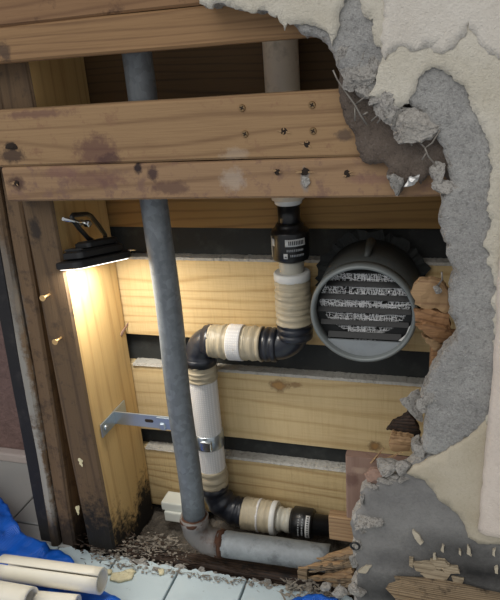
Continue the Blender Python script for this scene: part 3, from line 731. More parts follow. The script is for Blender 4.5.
wrapped('taped_sleeve', (xs1, YW, zr), (xs0, YW, zr), .0285, M['tapeX'], 2)
xm = (xs1+xs0)/2
tube('clear_band', *prof((xm+.012, YW, zr), (xm-.012, YW, zr), [(k/10, .0303+(.0004 if k % 2 else 0)) for k in range(11)]), M['insul'], WP, seg=32)
# second elbow, running left to down
R2 = xs0+.004-xw
pth = [(xs0+.006, YW, zr), (xs0-.002, YW, zr)]+[tuple(v) for v in arc((xw+R2, YW, zr-R2), R2, (0, 0, 1), (-1, 0, 0), 0, 90, 16)]+[(xw, YW, zr-R2-.016)]
tube('elbow', pth, [.0270, .0268]+[.0262, .0258]+[.0248]*13+[.0258, .0268]+[.0268], M['navy'], WP, seg=32)
tube('elbow_collar', *prof((xs0+.004, YW, zr), (xs0-.012, YW, zr), [(0, .0275), (.1, .0285), (.6, .0285), (.66, .0265), (1, .0262)]), M['navy'], WP, seg=32)
zw1 = zr-R2-.012
tube('elbow_collar', *prof((xw, YW, zw1+.012), (xw, YW, zw1-.003), [(0, .0262), (.25, .0282), (.55, .0282), (.6, .027), (1, .0278)]), M['navy'], WP, seg=32)
def wz2(py): return P(205, py, YW).z
wrapped('taped_sleeve', (xw, YW, zw1), (xw, YW, wz2(378)), .0268, M['tapeZ'], 3, n=16)
zi1, zi0 = wz2(376), wz2(468)
tube('insulation', [(xw, YW, zi1+(zi0-zi1)*k/30) for k in range(31)], [.0250+.0003*(k % 2) for k in range(31)], M['insul'], WP, seg=32)
zl1 = wz2(482)
wrapped('taped_sleeve', (xw, YW, zi0+.006), (xw, YW, zl1), .0272, M['tapeZ'], 4, n=12)
# lower elbow, 45 degrees twice, ribbed
R3 = .050
ctr = Vector((xw+R3, YW, zl+R3))
pth = [(xw, YW, zl1+.004)]+[tuple(v) for v in arc(ctr, R3, (-1, 0, 0), (0, 0, -1), 0, 90, 18)]+[(xw+R3+.010, YW, zl)]
rr = [.0262]+[.0268 if i in (0, 1, 7, 8, 9, 14, 15, 17, 18) else .0242 for i in range(19)]+[.0268]
tube('elbow', pth, rr, M['navy'], WP, seg=32)
xl0, xl1 = xw+R3+.004, P(277, 517, YW).x
dz = -.004
wrapped('taped_sleeve', (xl0, YW, zl), (xl1, YW, zl+dz*.6), .0290, M['tapeX'], 5, n=22)
xk = P(277, 517, YW).x; xe = P(314, 525, YW).x
tube('tape_seam', *prof((xl0*.55+xl1*.45, YW, zl-.001), (xl0*.48+xl1*.52, YW, zl-.001), [(0, .0295), (.5, .0303), (1, .0295)]), M['insul'], WP, seg=32)
tube('white_ring', *prof((xk-.009, YW, zl+dz*.6), (xk+.001, YW, zl+dz*.6), [(0, .0300), (.1, .0308), (.9, .0308), (1, .029)]), M['white_pl'], WP, seg=32)
Lc = xe-xk
tube('thread', *prof((xk, YW, zl+dz*.7), (xk+Lc*.42, YW, zl+dz*.8), [(0, .0225), (.3, .0225), (.35, .0205), (.6, .0205), (.62, .022), (1, .022)]), M['clear'], WP, seg=28)
tube('black_pipe', *prof((xk+Lc*.3, YW, zl+dz*.8), (xk+Lc*2.8, YW, zl+dz*1.2), [(0, .0195), (.06, .0235), (.13, .0235), (.15, .019), (1, .0185)]), M['black'], WP, seg=28)
cp2 = tube('coupling', *prof((xk+Lc*.42, YW, zl+dz*.9), (xk+Lc*1.0, YW, zl+dz), [(0, .022), (.08, .0275), (.9, .0275), (1, .0245)]), M['black'], WP, seg=32)
def curvedx(r, a0, a1, t0, t1, n=12):
    V, Fc = curved(YW, zl+dz*.95, r, a0, a1, xk+Lc*t0, xk+Lc*t1, n); return [(v[2], v[0], v[1]) for v in V], Fc
def labx(r, a0, a1, t0, t1, mat, name='label'):
    V, Fc = curvedx(r, a0, a1, t0, t1); return mk(name, V, Fc, mat, cp2, True)
labx(.0278, 112, 205, .84, .95, M['lab_w'])
for i in range(10): labx(.0281, 118+i*8, 122.5+i*8, .87, .92, M['lab_k'], 'print_mark')
for i in range(8): labx(.0279, 130+i*9, 135+i*9, .64, .68, M['lab_g'], 'print_mark')
for i in range(7): labx(.0279, 126+i*10, 133+i*10, .74, .78, M['lab_g'], 'print_mark')

# T-foot bracket with pipe band
pa, pb = PX(99, 434, XS), PX(124, 404, XS)
zb_ = (pa.z+pb.z)/2
BR = thing('pipe_bracket', (XS+.01, (pa.y+pb.y)/2, zb_), 'zinc plated T-foot bracket screwed to the stud, holding the white pipe', 'bracket')
yb0, yb1 = pa.y+.004, pb.y-.002
box('foot_plate', (XS+.0026, (yb0+yb1)/2, zb_), (.0015, (yb1-yb0)/2, .0125), M['steel'], BR, bev=.001)
ym = .098
za = P(140, 420, ym).z
a_end = P(175, 428, ym).x
box('arm', ((XS+.003+a_end)/2, ym, za), ((a_end-XS-.003)/2, .0015, .0125), M['steel'], BR, bev=.001)
sl = P(149, 421, ym-.002); V, Fc = [], []
n = 20; rim_ = []
for i in range(n):
    a = 2*math.pi*i/n; c = math.cos(a); s = math.sin(a); rim_.append((sl.x+.005*(1 if c > 0 else -1)+.0032*c, sl.z+.0032*s))
V = [(x, ym-.0017, z) for x, z in rim_]+[(x, ym-.001, z) for x, z in rim_]
mk('slot', V, [tuple(range(n))]+[tuple(range(n, 2*n))[::-1]]+[(i, (i+1) % n, n+(i+1) % n, n+i) for i in range(n)], M['hole'], BR)
bp = P(163, 426, ym-.003)
bolt = tube('bolt', [bp+Vector((0, .002, 0)), bp+Vector((0, -.0035, 0)), bp+Vector((0, -.0042, 0))], [.0068, .0068, .0055], M['steel'], BR, seg=6, smooth=False)
tube('washer', [bp+Vector((0, .0018, 0)), bp+Vector((0, 0, 0))], .0088, M['steel'], BR, seg=24)
ps = PX(103, 431, XS); tube('screw_head', [(XS+.004, ps.y+.004, zb_), (XS+.0062, ps.y+.004, zb_), (XS+.007, ps.y+.004, zb_)], [.0052, .0048, .002], M['steel'], BR, seg=14)
zband = P(207, 437, YW).z
# band arm goes from the bolt back to the pipe band
a0 = Vector((bp.x-.010, ym-.0033, za)); a1 = Vector((bp.x+.014, ym-.0033, za)); a2 = Vector((xw-.012, YW-.026, zband))
V, Fc = [], []
for q in (a0, a1, a2):
    for (dy, dz_) in ((-.0011, -.0105), (.0011, -.0105), (.0011, .0105), (-.0011, .0105)): V.append(q+Vector((0, dy, dz_)))
for i in range(2):
    for k in range(4): Fc.append((i*4+k, i*4+(k+1) % 4, i*4+4+(k+1) % 4, i*4+4+k))
Fc += [(3, 2, 1, 0), (8, 9, 10, 11)]
mk('band_arm', V, Fc, M['steel'], BR)
bd = tube('pipe_band', *prof((xw, YW, zband-.0145), (xw, YW, zband+.0145), [(0, .0262), (.05, .0272), (.95, .0272), (1, .0262)]), M['steel'], BR, seg=36)
box('band_clasp', (xw+.006, YW-.0285, zband), (.010, .004, .009), M['chrome'], bd, bev=.0015)

# ================================================================== VENT DUCT
dc = P(362.5, 314.5, .075); tl = math.radians(-2)
DU = thing('vent_duct', dc, 'round grey vent duct with dark louvers and a metal insect screen', 'vent')
ax = Vector((0, math.cos(tl), -math.sin(tl))); ex = Vector((1, 0, 0)); ez = Vector((0, math.sin(tl), math.cos(tl)))
RD = .0725
def dp(x, d, z): return dc+ex*x+ax*d+ez*z
# shell: outer wall, rolled rim, inner wall
n = 64; pr = [(.118, RD+.001), (.03, RD+.001), (.012, RD+.0005), (.002, RD+.0015), (-.003, RD+.0005), (-.0045, RD-.002), (-.003, RD-.0045), (.002, RD-.0055)]
def lathe(pr, close=False):
    V, Fc = [], []
    for d, r in pr:
        for i in range(n): a = 2*math.pi*i/n; V.append(dp(r*math.cos(a), d, r*math.sin(a)))
    for j in range(len(pr)-1):
        for i in range(n): Fc.append((j*n+i, j*n+(i+1) % n, (j+1)*n+(i+1) % n, (j+1)*n+i))
    if close:
        j = len(pr)-1
        for i in range(n): Fc.append((j*n+i, j*n+(i+1) % n, (i+1) % n, i))
    return V, Fc
V, Fc = lathe([(.112, RD+.0015), (.010, RD), (.010, RD-.004), (.112, RD-.004)], True); mk('duct_tube', V, Fc, M['duct'], DU, True)
V, Fc = lathe([(.016, RD+.001), (.002, RD+.0018), (-.003, RD+.0008), (-.0048, RD-.002), (-.003, RD-.0046), (.004, RD-.0056), (.016, RD-.0050)], True); mk('rim', V, Fc, M['duct_rim'], DU, True)
V, Fc = lathe([(.050, 0.0005), (.050, RD-.004), (.054, RD-.004), (.054, .0005)], True); mk('back_disc', V, Fc, M['slat'], DU, False)
# lower grey segment plate
zch = -.043; re = RD-.005; N = 24
a0 = math.asin(zch/re)
seg_ = [(re*math.cos(a), re*math.sin(a)) for a in [math.pi-a0+(2*a0-math.pi+2*math.pi)*k/N for k in range(N+1)]]
K = len(seg_)
V = [dp(x, .004, z) for x, z in seg_]+[dp(x, .007, z) for x, z in seg_]
mk('segment_plate', V, [tuple(range(K)), tuple(range(K, 2*K))[::-1]]+[(i, (i+1) % K, K+(i+1) % K, K+i) for i in range(K)], M['duct_plate'], DU)
# dark inner louver disc with five openings: slats and screen behind
zs = [.0600, .0400, .0200, .0000, -.0200, -.0395]
for i, z in enumerate(zs):
    hw = math.sqrt(max((re-.002)**2-z*z, 1e-6)); h = .0042 if i < 5 else .005
    V, Fc = gbox(dp(0, .014, z), (hw, .0010, h), (ex, (ax*.75-ez*.66).normalized(), (ez*.75+ax*.66).normalized()), .0005); mk('louver', V, Fc, M['slat'], DU)
# side cheeks hiding the screen low down
for s in (-1, 1):
    pts = []
    for k in range(13):
        a = math.radians(-52+k*62/12); pts.append((s*re*math.cos(a), re*math.sin(a)))
    pts += [(s*.0605, .000), (s*.056, -.012), (s*.048, -.022), (s*.036, -.031), (s*.022, -.038), (s*.015, -.050)]
    K = len(pts); V = [dp(x, .0175, z) for x, z in pts]+[dp(x, .0195, z) for x, z in pts]
    mk('cheek', V, [tuple(range(K)), tuple(range(K, 2*K))[::-1]]+[(i, (i+1) % K, K+(i+1) % K, K+i) for i in range(K)], M['slat'], DU)
rng = random.Random(8); parts = []
for k in range(-19, 20):
    c = k*.0034; hw = math.sqrt(max((re-.003)**2-c*c, 0))
    for vert in (0, 1):
        m_ = 26; pth = []
        for i in range(m_+1):
            t = -hw+2*hw*i/m_; j = (rng.uniform(-.0015, .0015), .0225+.0025*nz3((t, c, vert), 60, 2)+rng.uniform(-.0008, .0008))
            pth.append(dp(t, j[1], c+j[0]) if vert == 0 else dp(c+j[0], j[1], t))
        run = []
        for q in pth+[None]:
            if q is not None and nz3(q, 160, 5) > -.42: run.append(q)
            else:
                if len(run) > 1 and hw > .004: parts.append(gsweep(run, rng.choice((.0004, .0007, .0011)), 4, caps=False))
                run = []
for k in range(2600):
    a = rng.uniform(0, 6.283); r_ = (re-.004)*math.sqrt(rng.random()); c_ = dp(r_*math.cos(a), .0205+rng.uniform(-.001, .002), r_*math.sin(a)); q = rng.uniform(.0004, .0011)
    vs = [c_+Vector((rng.gauss(0, 1), rng.gauss(0, 1), rng.gauss(0, 1)))*q for _ in range(4)]
    parts.append((vs, [(0, 1, 2), (0, 2, 3), (0, 3, 1), (1, 3, 2)]))
V, Fc = joinmesh(parts); tag(mk('insect_screen', V, Fc, M['mesh'], DU, False, fix=False), kind='stuff')
# small white plate sliver at lower right, tab on top
oa = [(re*math.cos(math.radians(a)), re*math.sin(math.radians(a))) for a in range(-38, -13, 4)]; ia = [(.0625, -.020), (.0585, -.032), (.049, -.0415)]
pts = oa+ia; K = len(pts); V = [dp(x, .007, z) for x, z in pts]+[dp(x, .009, z) for x, z in pts]
mk('bracket_tab', V, [tuple(range(K)), tuple(range(K, 2*K))[::-1]]+[(i, (i+1) % K, K+(i+1) % K, K+i) for i in range(K)], M['white_pl'], DU)
V, Fc = gsweep([dp(.002, .035, RD+.000), dp(.003, .05, RD+.006), dp(.004, .075, RD+.010)], [.004, .005, .007], 10); mk('seam_ridge', V, Fc, M['duct'], DU, True)
# torn black flashing round the duct
V, Fc = [], []; n2 = 90; rng = random.Random(3)
for i in range(n2):
    a = 2*math.pi*i/n2; r = RD+.014+rng.uniform(-.006, .007)
    c0 = dp(0, .10, 0)
    V += [Vector((c0.x+math.cos(a)*(RD-.002), .1875, c0.z+math.sin(a)*(RD-.002))), Vector((c0.x+math.cos(a)*r, .1830+rng.uniform(-.006, .003), c0.z+math.sin(a)*r)), Vector((c0.x+math.cos(a)*(r-.003), .1885, c0.z+math.sin(a)*(r-.003)))]
for i in range(n2):
    j = (i+1) % n2; Fc += [(3*i, 3*j, 3*j+1, 3*i+1), (3*i+1, 3*j+1, 3*j+2, 3*i+2), (3*i+2, 3*j+2, 3*j, 3*i)]
mk('flashing', V, Fc, M['felt'], DU)

# ================================================================== WORK LIGHT
le, rg = PX(65, 268, -.282), PX(122, 256, -.243)
u = (rg-le).normalized(); Lw = (rg-le).length; ctr = (le+rg)/2
nd = Vector((-.04, -.54, -.84)); nd = (nd-u*nd.dot(u)).normalized(); vv = nd.cross(u).normalized()
WL = thing('work_light', ctr, 'black LED work light hanging from a hook on the stud, switched on', 'lamp')
A3 = (u, vv, -nd)
hu, hv = Lw/2, .030
def lp(a, b, c): return ctr+u*a+vv*b-nd*c
def rprism(name, cu, cv, c0, c1, a, b, rad, mat, ch=.0015):
    out = []
    for qx, qy, st_ in ((1, 1, 0), (-1, 1, 90), (-1, -1, 180), (1, -1, 270)):
        for k in range(7): an = math.radians(st_+90*k/6); out.append((qx*(a-rad)+rad*math.cos(an), qy*(b-rad)+rad*math.sin(an)))
    K = len(out); V = []
    for c, k in ((c0, 1-ch/b), (c0+ch, 1), (c1-ch, 1), (c1, 1-ch/b)): V += [lp(cu+x*k, cv+y*k, c) for x, y in out]
    Fc = [tuple(range(K))[::-1], tuple(range(3*K, 4*K))]
    for r in range(3): Fc += [(r*K+i, r*K+(i+1) % K, (r+1)*K+(i+1) % K, (r+1)*K+i) for i in range(K)]
    return mk(name, V, Fc, mat, WL)
rprism('rim_frame', 0, 0, -.003, .008, hu, hv, .012, M['lamp_black'])
rprism('housing', .002, 0, .008, .022, hu*.80, hv*.78, .008, M['lamp_black'], .003)
rprism('battery_cover', .010, 0, .021, .033, hu*.55, hv*.60, .006, M['lamp_black'], .003)
box('switch', lp(-hu*.45, -hv*.5, .0235), (.006, .005, .002), M['lamp_black'], WL, A3, .001)
box('clip', lp(-.004, -hv*.80, .018), (.0045, .0015, .009), M['chrome'], WL, A3, .0008)
for s in (-1, 1): box('housing_rib', lp(s*hu*.62, 0, .0235), (.002, hv*.7, .0015), M['lamp_black'], WL, A3, .0006)
em = NT('led_panel'); em.b.inputs['Emission Color'].default_value = (1, .97, .9, 1); em.b.inputs['Emission Strength'].default_value = 3; em.b.inputs['Base Color'].default_value = (.9, .9, .88, 1)
rprism('lens', 0, 0, -.0042, .0, hu*.93, hv*.90, .010, em.m, .001)
# swivel handle: flat bar frame from the two sides of the body up to the hook
X0 = -.268
hp = [PX(97, 243, X0), PX(88, 238, X0), PX(79, 228, X0), PX(71.5, 218, X0), PX(73, 215, X0), PX(87, 214, X0), PX(91, 216, X0), PX(99, 226, X0), PX(105, 235, X0), PX(106, 243, X0)]
fine = []
for a, b in zip(hp[:-1], hp[1:]): fine += [a.lerp(b, k/4) for k in range(4)]
fine.append(hp[-1]); tube('handle', fine, .0036, M['lamp_black'], WL, seg=10)
tip = lp(hu, 0, .006); tube('metal_prong', [tip, tip+u*.008+Vector((0, 0, -.002)), tip+u*.015+Vector((.002, 0, .002)), tip+u*.022+Vector((.006, 0, 0))], [.0028, .0014, .0016, .0008], M['chrome'], WL, seg=8)
ld = bpy.data.lights.new('led_glow', 'AREA'); ld.shape = 'RECTANGLE'; ld.size = Lw*.85; ld.size_y = hv*1.6; ld.energy = 1.15; ld.color = (1, .95, .86)
lo = bpy.data.objects.new('led_glow', ld); COL.objects.link(lo); lo.parent = WL
zax = -nd; mat3 = Matrix((u, vv, zax)).transposed()
if mat3.determinant() < 0: mat3 = Matrix((u, -vv, zax)).transposed()
lo.matrix_local = Matrix.Translation(nd*.0065) @ mat3.to_4x4()
# hook screw in the stud
h0 = PX(66, 220, XS); h1 = PX(90, 224, X0+.014)
HK = thing('hook_screw', h0, 'bright metal hook screw in the stud, carrying the work light handle', 'hook')
d = (h1-h0)
tube('shank', [h0-d*.12, h0+d*.5, h0+d*.92], [.0026, .0026, .0026], M['chrome'], HK, seg=12)
tube('hex_nut', [h0+d*.78, h0+d*.80, h0+d*.98, h0+d*1.0], [.004, .0052, .0052, .004], M['chrome'], HK, seg=6, smooth=False)
tube('cross_pin', [PX(63, 219, X0-.004), PX(91, 224, X0+.010)], .0026, M['chrome'], HK, seg=12)
tube('ring', [h0+d*.60, h0+d*.70], .0045, M['chrome'], HK, seg=16)

# ================================================================== BROKEN WOOD ON THE RIGHT
def shard(name, pix, y, th, mat, label, cat, seed, group=None, **kw):
    kw = dict(dict(grid=.006, amp=.0018, freq=60, jit=.0012, step=.0035, rim=.001, side=.003), **kw)
    return tag(slab(name, pix, y, th, mat, None, smooth=False, seed=seed, **kw), label, cat, group)
shard('broken_board', [(418, 279), (431, 279), (441, 283), (449, 292), (451, 312), (446, 313), (436, 309), (424, 309), (415, 303), (412, 293)], .012, .014, M['chip2'], 'pale torn board stub with a nail beside the round vent', 'wood', 101, tilt=(.2, 0))
shard('wood_chip', [(414, 309), (436, 311), (449, 316), (450, 330), (440, 327), (428, 322), (416, 320)], .010, .010, M['chip'], 'split wood chip just below the pale board stub', 'wood', 102, tilt=(.25, .1))
shard('wood_chip', [(415, 322), (428, 323), (446, 328), (452, 340), (440, 345), (428, 338), (420, 328)], .004, .009, M['chip'], 'reddish wood chip curling over the wall edge', 'wood', 103, tilt=(.3, -.2))
shard('wood_chip', [(422, 334), (436, 340), (444, 348), (436, 352), (426, 344)], .014, .008, M['chip2'], 'lowest small chip under the reddish curled one', 'wood', 104, tilt=(.1, -.3))
bbx = P(438, 360, .05)
plank('x', bbx.x-.01, bbx.x+.03, .045, .085, Zp(438, 395, .05), Zp(438, 335, .05), M['chip'], None, axis='Z', n=20, jit=.004, seed=35, endjag=.02, rnd=.003).name = 'broken_stud'
tag(bpy.data.objects['broken_stud'], 'brown broken stud end hidden behind the wall edge', 'wood')
ns = P(437, 287, .010); NAIL = tube('bent_nail', [ns+Vector((0, .008, 0)), ns+Vector((.001, -.006, .004)), ns+Vector((.006, -.012, .014)), ns+Vector((.005, -.014, .024))], [.0012]*4, M['wire'], None, seg=8)
tag(NAIL, 'thin bent nail rising from the pale board stub', 'nail')
tag(rock('mortar_crumb', ns+Vector((0, -.006, 0)), .0055, 105, M['stone']), 'round grey crumb on the pale board stub', 'rubble')
shard('paper_flap', [(400, 398), (409, 396), (417, 392), (424, 398), (425, 412), (422, 424), (415, 418), (406, 409), (400, 403)], -.006, .004, M['stone'], 'grey torn flap of render backing above the wood fragment', 'rubble', 106, tilt=(.3, .1))
shard('wood_or_hole_piece', [(391, 435), (403, 437), (412, 440), (409, 452), (398, 453), (390, 450)], .03, .02, M['chip2'], 'small square wood fragment above the pinkish block', 'wood', 107)
shard('wood_or_hole_piece', [(386, 430), (393, 424), (402, 420), (408, 412), (417, 425), (420, 436), (408, 438), (396, 432)], .045, .012, M['rot'], 'dark patch standing in for the hole behind the grey flap', 'wood', 108)  # dark slab in place of a hole, its shade put into the colour
shard('rubble_piece', [(411, 444), (418, 441), (423, 448), (420, 458), (413, 454)], -.004, .016, M['stone'], 'grey rubble piece wedged at the wall edge corner', 'rubble', 109)
# pinkish block
pk = P(345, 455, .02); pk2 = P(402, 516, .02)
WBk = plank('wood_block', P(346, 480, .02).x, pk2.x+.01, .02, .036, P(350, 518, .02).z, P(350, 456, .02).z, M['block'], None, axis='Z', n=24, jit=.0015, seed=36, rnd=.002, freq=12)
tag(WBk, 'pinkish brown sawn block standing at the lower wall edge', 'wood')
q0 = P(332, 515, .06); q1 = P(350, 545, .06)
tag(plank('cut_timber', q0.x, q1.x+.03, .035, .052, P(338, 541, .035).z, P(338, 517, .035).z, M['chip2'], None, axis='X', n=14, jit=.0012, seed=37, rnd=.002), 'pale sawn timber end below the pinkish block', 'wood')
# rubble on top of the block
for i, (a, b, r, y, lb) in enumerate(((386, 468, .014, .004, 'large dark grey rubble stone resting on the pinkish block'), (400, 469, .010, -.004, 'smaller grey stone right of the dark stone on the block'), (377, 477, .011, .006, 'pinkish brown stone left of the dark stone on the block'))):
    tag(rock('rubble_stone', P(a, b, y-.024), r*1.15, 120+i, M['stone'] if i < 2 else M['block'], squash=(1.15, .8, .85)), lb, 'rubble')
for i, (a, b, c, e) in enumerate((((372, 462), (384, 447), .004, 0), ((388, 458), (402, 452), .006, 0), ((380, 458), (396, 462), .005, 0))):
    tag(splinter('wood_sliver', P(*a, .01), P(*b, .0), .007, .003, 130+i, M['chip2']), ('thin upright wood sliver above the rubble', 'curved sliver beside the square fragment', 'flat sliver lying over the block top')[i], 'wood')
# splintered sill end at the bottom
SE = thing('splintered_timber', P(345, 575, .04), 'pale splintered timber end below the coupling, torn into slivers', 'wood')
rng = random.Random(12)
for i in range(17):
    t = i/16; s = P(356+rng.uniform(-3, 4), 548+34*t, .045-.02*rng.random()); e_ = P(298+rng.uniform(-4, 30)+(12 if i % 3 else 0), 562+20*t+rng.uniform(-4, 4), .05-.02*rng.random())
    splinter('sliver', s, e_, .013, .008, 140+i, M['rot2'] if i % 3 else M['chip2'], SE)
rk = P(303, 573, .045)
tag(box('wood_chip_block', rk, (.008, .006, .009), M['rot2'], None, bev=.001), 'small pale chip standing at the tip of the splintered timber', 'wood')
# decayed plank at the lower right
DPk = thing('decayed_plank', P(455, 592, -.05), 'decayed brown plank along the foot of the stucco wall', 'plank')
V, Fc = gplank(P(398, 590, -.05).x, P(398, 590, -.05).x+.36, -.075, -.032, .0, P(450, 588, -.045).z-.004, 'X', n=80, jit=.007, seed=38, rnd=.003, freq=26, endjag=.03)
mk('timber', V, Fc, M['rot2'], DPk)
rng = random.Random(14)
for i in range(16):
    x = rng.uniform(.20, .45); z = rng.uniform(.015, P(450, 588, -.045).z-.002)
    splinter('torn_fibre', (x+.07, -.074, z), (x-.05, -.078, z+rng.uniform(-.006, .006)), .006, .005, 170+i, M['rot2'] if i % 2 else M['chip2'], DPk)
# ring shaped bolt hole at the wall edge
tag(tube('rubber_ring', arc(P(355, 546, -.031), .006, (1, 0, 0), (0, 0, 1), 0, 360, 16), .0016, M['black'], None, seg=8), 'small black ring at the broken edge of the lower mortar', 'ring')

# ================================================================== LATH WIRE
WI = thing('wire_lath', P(380, 130, -.02), 'rusty hexagonal wire lath in the broken corner of the render', 'wire mesh')
wires = [[(333, 70), (337, 79), (343, 88), (355, 105), (361, 116), (368, 126)], [(343, 88), (349, 80), (345, 74)], [(355, 105), (355, 121)], [(355, 105), (362, 99), (369, 95)], [(371, 121), (377, 116), (383, 111)], [(377, 123), (386, 113)], [(394, 136), (401, 128)], [(402, 136), (405, 144)], [(409, 134), (412, 146)], [(417, 139), (425, 148), (432, 143), (440, 130)], [(425, 148), (428, 156), (434, 163), (437, 170), (433, 180)], [(422, 160), (427, 152)], [(341, 72), (348, 66)], [(361, 116), (368, 112)]]
rng = random.Random(6)
for q in wires: tube('wire', [P(a, b, -.027+rng.uniform(-.003, .002)) for a, b in q], .0011, M['wire'], WI, seg=6)
tag(slab('foil_scrap', [(404, 187), (407, 181), (411, 177), (415, 176), (420, 175), (419, 180), (415, 184), (410, 187)], -.020, .003, M['foil'], None, smooth=False, grid=.003, amp=.004, freq=200, seed=9, step=.002, jit=.0008), 'crumpled silver scrap on the beam corner', 'scrap')
tag(slab('mortar_shard', [(387, 175), (393, 174), (398, 178), (404, 183), (400, 192), (397, 198), (391, 189)], -.019, .006, M['stone'], None, smooth=False, grid=.004, amp=.002, seed=10, step=.003, tilt=(.1, -.2)), 'pointed grey shard hanging over the lower beam edge', 'rubble')

# ================================================================== FOREGROUND
# blue tarp
def tarp_h(x, y):
    f = .010+.012*max(0, noise.noise(Vector((x*9, y*9, .3))))
    f += .055*math.exp(-((x+.60)/.10)**2-((y+.02)/.10)**2)
    f += .022*abs(noise.noise(Vector((x*16+y*10, y*6, 2))))+.010*(1-abs(noise.noise(Vector((x*22-y*9, y*16, 5))))*2.2)
    f += .016*max(0, .5-abs(noise.noise(Vector((x*13+y*5, y*9-x*6, 8))))*3)
    return f
edge_px = [(-40, 470), (-20, 480), (0, 497), (8, 506), (14, 520), (24, 534), (40, 541), (56, 549), (70, 556), (80, 570), (90, 582), (104, 590), (124, 601), (150, 640)]
epts = [PZ(a, b, .045 if b < 525 else (.03 if b < 545 else .012)) for a, b in edge_px]
poly = [(p.x, p.y) for p in epts]+[(-.20, -.45), (-.80, -.45)]
V, Fc = gslab(poly, 0, .0012, grid=.006, amp=0, step=.005, jit=.0006, seed=77, rim=0, side=0)
COV = [(PZ(2, 567, .052), PZ(102, 581, .052), .0205), (PZ(-30, 590, .050), PZ(31, 601, .050), .021), (PZ(36, 599, .036), PZ(78, 603, .036), .0125)]
nv = []
zmap = lambda x, y: min([(math.hypot(x-p.x, y-p.y), p.z) for p in epts])
for v in V:
    x, y, t = v.x, v.z, v.y
    d_, zz_ = zmap(x, y); k = math.exp(-(d_/.05)**2)
    h = tarp_h(x, y)*(1-k)+zz_*k+.004*noise.noise(Vector((x*60, y*60, 1)))
    for (ca, cb, cr) in COV:
        ab = cb-ca; tt = max(0, min(1, ((x-ca.x)*ab.x+(y-ca.y)*ab.y)/(ab.x**2+ab.y**2))); q = ca+ab*tt; dd = math.hypot(x-q.x, y-q.y)
        cap = q.z-math.sqrt(max(cr*cr-min(dd, cr)**2, 0))-.0012+max(0, dd-cr)*1.2
        h = min(h, cap)
    nv.append(Vector((x, y, max(.004, h)-t)))
TP = mk('blue_tarp', nv, Fc, M['tarp'], None, True)
tag(TP, 'crumpled blue woven tarp on the floor at the lower left', 'tarp')
# second scrap of tarp at the bottom
def flat_patch(name, pix, z, amp, mat, seed, th=.0012, grid=.005, freq=60):
    pp = [PZ(a, b, z) for a, b in pix]; V, Fc = gslab([(p.x, p.y) for p in pp], 0, th, grid=grid, amp=0, seed=seed, step=.005, jit=.0006, rim=0, side=0)
    return mk(name, [Vector((v.x, v.z, z+amp*nz3((v.x, v.z, 0), freq, seed)-v.y)) for v in V], Fc, mat, None, True)
tag(flat_patch('tarp_scrap', [(288, 603), (295, 597), (308, 594.5), (322, 594.5), (332, 597), (340, 602), (345, 625), (280, 625)], .022, .006, M['tarp'], 78), 'edge of blue tarp at the bottom near the splintered timber', 'tarp')

# white pipe covers on the tarp (tubes slit lengthwise)
def cover(a, b, r, label, seed, slit=None, th=.0035, roll=0.):
    a, b = Vector(a), Vector(b); t = (b-a).normalized(); s = t.cross(Vector((0, 0, 1))).normalized(); up = s.cross(t); n = 40
    g0, g1 = (slit or (0, 360)); V, Fc = [], []; full = slit is None
    m_ = 8; rngc = random.Random(seed)
    for i in range(m_+1):
        c = a.lerp(b, i/m_)
        for rr in (r, r-th):
            for k in range(n+1):
                an = math.radians(g0+(g1-g0)*k/n+roll); V.append(c+s*(math.cos(an)*rr)+up*(math.sin(an)*rr))
    w_ = n+1
    for i in range(m_):
        o = i*2*w_; p_ = o+2*w_
        for k in range(n): Fc += [(o+k, o+k+1, p_+k+1, p_+k), (o+w_+k, p_+w_+k, p_+w_+k+1, o+w_+k+1)]
        if not full: Fc += [(o, p_, p_+w_, o+w_), (o+n, o+w_+n, p_+w_+n, p_+n)]
    for o, sgn in ((0, 1), (m_*2*w_, -1)):
        for k in range(n): Fc.append((o+k, o+w_+k, o+w_+k+1, o+k+1))
    t_ = thing('pipe_cover', a.lerp(b, .5)-up*r, label, 'pipe cover', 'offcuts of white pipe cover on the tarp')
    o = mk('shell', V, Fc, M['cover'], t_, False)
    me = o.data; me.polygons.foreach_set('use_smooth', [abs(p.normal.dot(t)) < .5 for p in me.polygons])
    return t_
z1 = .052
A_, B_ = PZ(2, 567, z1), PZ(102, 581, z1); rC = .0205
cover(A_, B_, rC, 'long white slit pipe cover lying across the blue tarp', 1, (66, 418))
cover(PZ(-30, 590, .050), PZ(31, 601, .050), .021, 'white pipe cover at the bottom left with a dark open end', 2)
cover(PZ(36, 599, .036), PZ(78, 603, .036), .0125, 'thin short white pipe cover at the very bottom', 3)

# foam block behind the elbow
FB = thing('foam_block', P(178, 510, .17), 'broken white block lying behind the rusty elbow', 'block')
f0 = P(176, 500, .165); box('upper_slab', f0+Vector((.012, 0, -.004)), (.036, .018, .009), M['foam'], FB, bev=.003)
box('lower_slab', f0+Vector((.018, -.004, -.024)), (.036, .018, .011), M['foam'], FB, bev=.003)

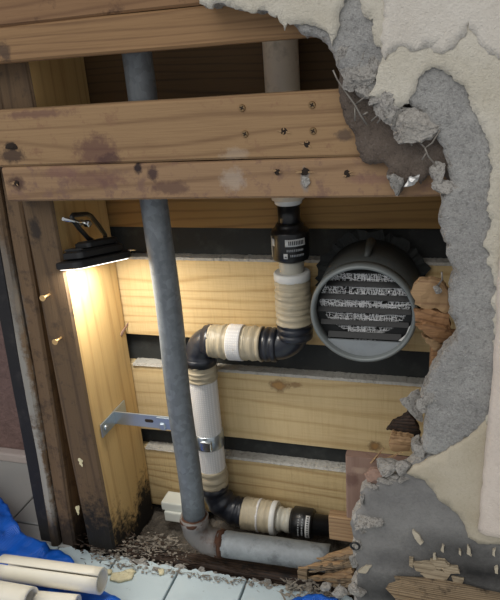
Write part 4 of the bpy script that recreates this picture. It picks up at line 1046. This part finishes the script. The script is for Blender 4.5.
# debris: countable larger chips, and fine litter as stuff
rng = random.Random(21); parts = []
def litter(px, py, z, s):
    p = PZ(px, py, z); a = rng.uniform(0, 3.14)
    if rng.random() < .68: return gsplinter(p, p+Vector((math.cos(a), math.sin(a)*.5, rng.uniform(-.1, .2)))*s*rng.uniform(2, 5), s*.5, s*.3, rng.randint(0, 9999), n=3)
    return grock(p, s*.8, rng.randint(0, 9999), squash=(1.2, 1, .5), sub=1)
for i in range(420):
    t = rng.random(); px = max(92, 84+95*t+rng.gauss(0, 6)); py = 546+14*t*(.2)+rng.gauss(0, 7)
    parts.append(litter(px, py, rng.uniform(.0, .012), rng.uniform(.0015, .0042)))
for i in range(260):
    px = rng.uniform(110, 335); py = 562+(px-110)*.135+abs(rng.gauss(0, 3)); parts.append(litter(px, py, .003, rng.uniform(.0012, .0035)))
for i in range(90):
    px = rng.uniform(100, 172); py = 537+rng.uniform(-6, 8)+(px-100)*.06; parts.append(litter(px, py, -.012, rng.uniform(.003, .006)))
for i in range(90):
    px = rng.uniform(285, 360); py = rng.uniform(578, 600); parts.append(litter(px, py, .010, rng.uniform(.003, .007)))
V, Fc = joinmesh(parts); tag(mk('floor_debris', V, Fc, M['debris'], None), 'fine grey rot and mortar litter along the broken floor edge', 'debris', kind='stuff')
parts = []
for i in range(120):
    px = rng.uniform(75, 170); py = 545+rng.gauss(0, 8); parts.append(litter(px, py, rng.uniform(.002, .014), rng.uniform(.0025, .005)))
V, Fc = joinmesh(parts); tag(mk('wood_litter', V, Fc, M['rot'], None), 'dark rotten wood litter at the foot of the stud', 'debris', kind='stuff')
parts = []
for i in range(150):
    x = rng.uniform(-.33, .10); y = .026+.006*rng.gauss(0, 1); parts.append(grock(Vector((x, y, -.004+rng.uniform(-.004, .004))), rng.uniform(.003, .007), 5000+i, squash=(1.3, 1, .6), sub=1))
V, Fc = joinmesh(parts); tag(mk('bed_rubble', V, Fc, M['stone'], None), 'pale crumbled mortar bed along the broken tile edge', 'debris', kind='stuff')
names = ['large cream plaster chip on the tile edge beside the white cover', 'cream chip above the large plaster chip', 'narrow cream chip near the tile joint', 'small cream chip at the edge of the left tile']
for i, q in enumerate(([(112, 573), (124, 571), (134, 573), (132, 578), (118, 581), (110, 579)], [(124, 570), (132, 568), (136, 571), (130, 574)], [(158, 569), (163, 568), (164, 573), (160, 574)], [(106, 570), (112, 569), (111, 573), (107, 574)])):
    tag(flat_patch('plaster_chip', q, .005, .001, M['cream_chip'], 90+i, .004, .004), names[i], 'plaster chip')
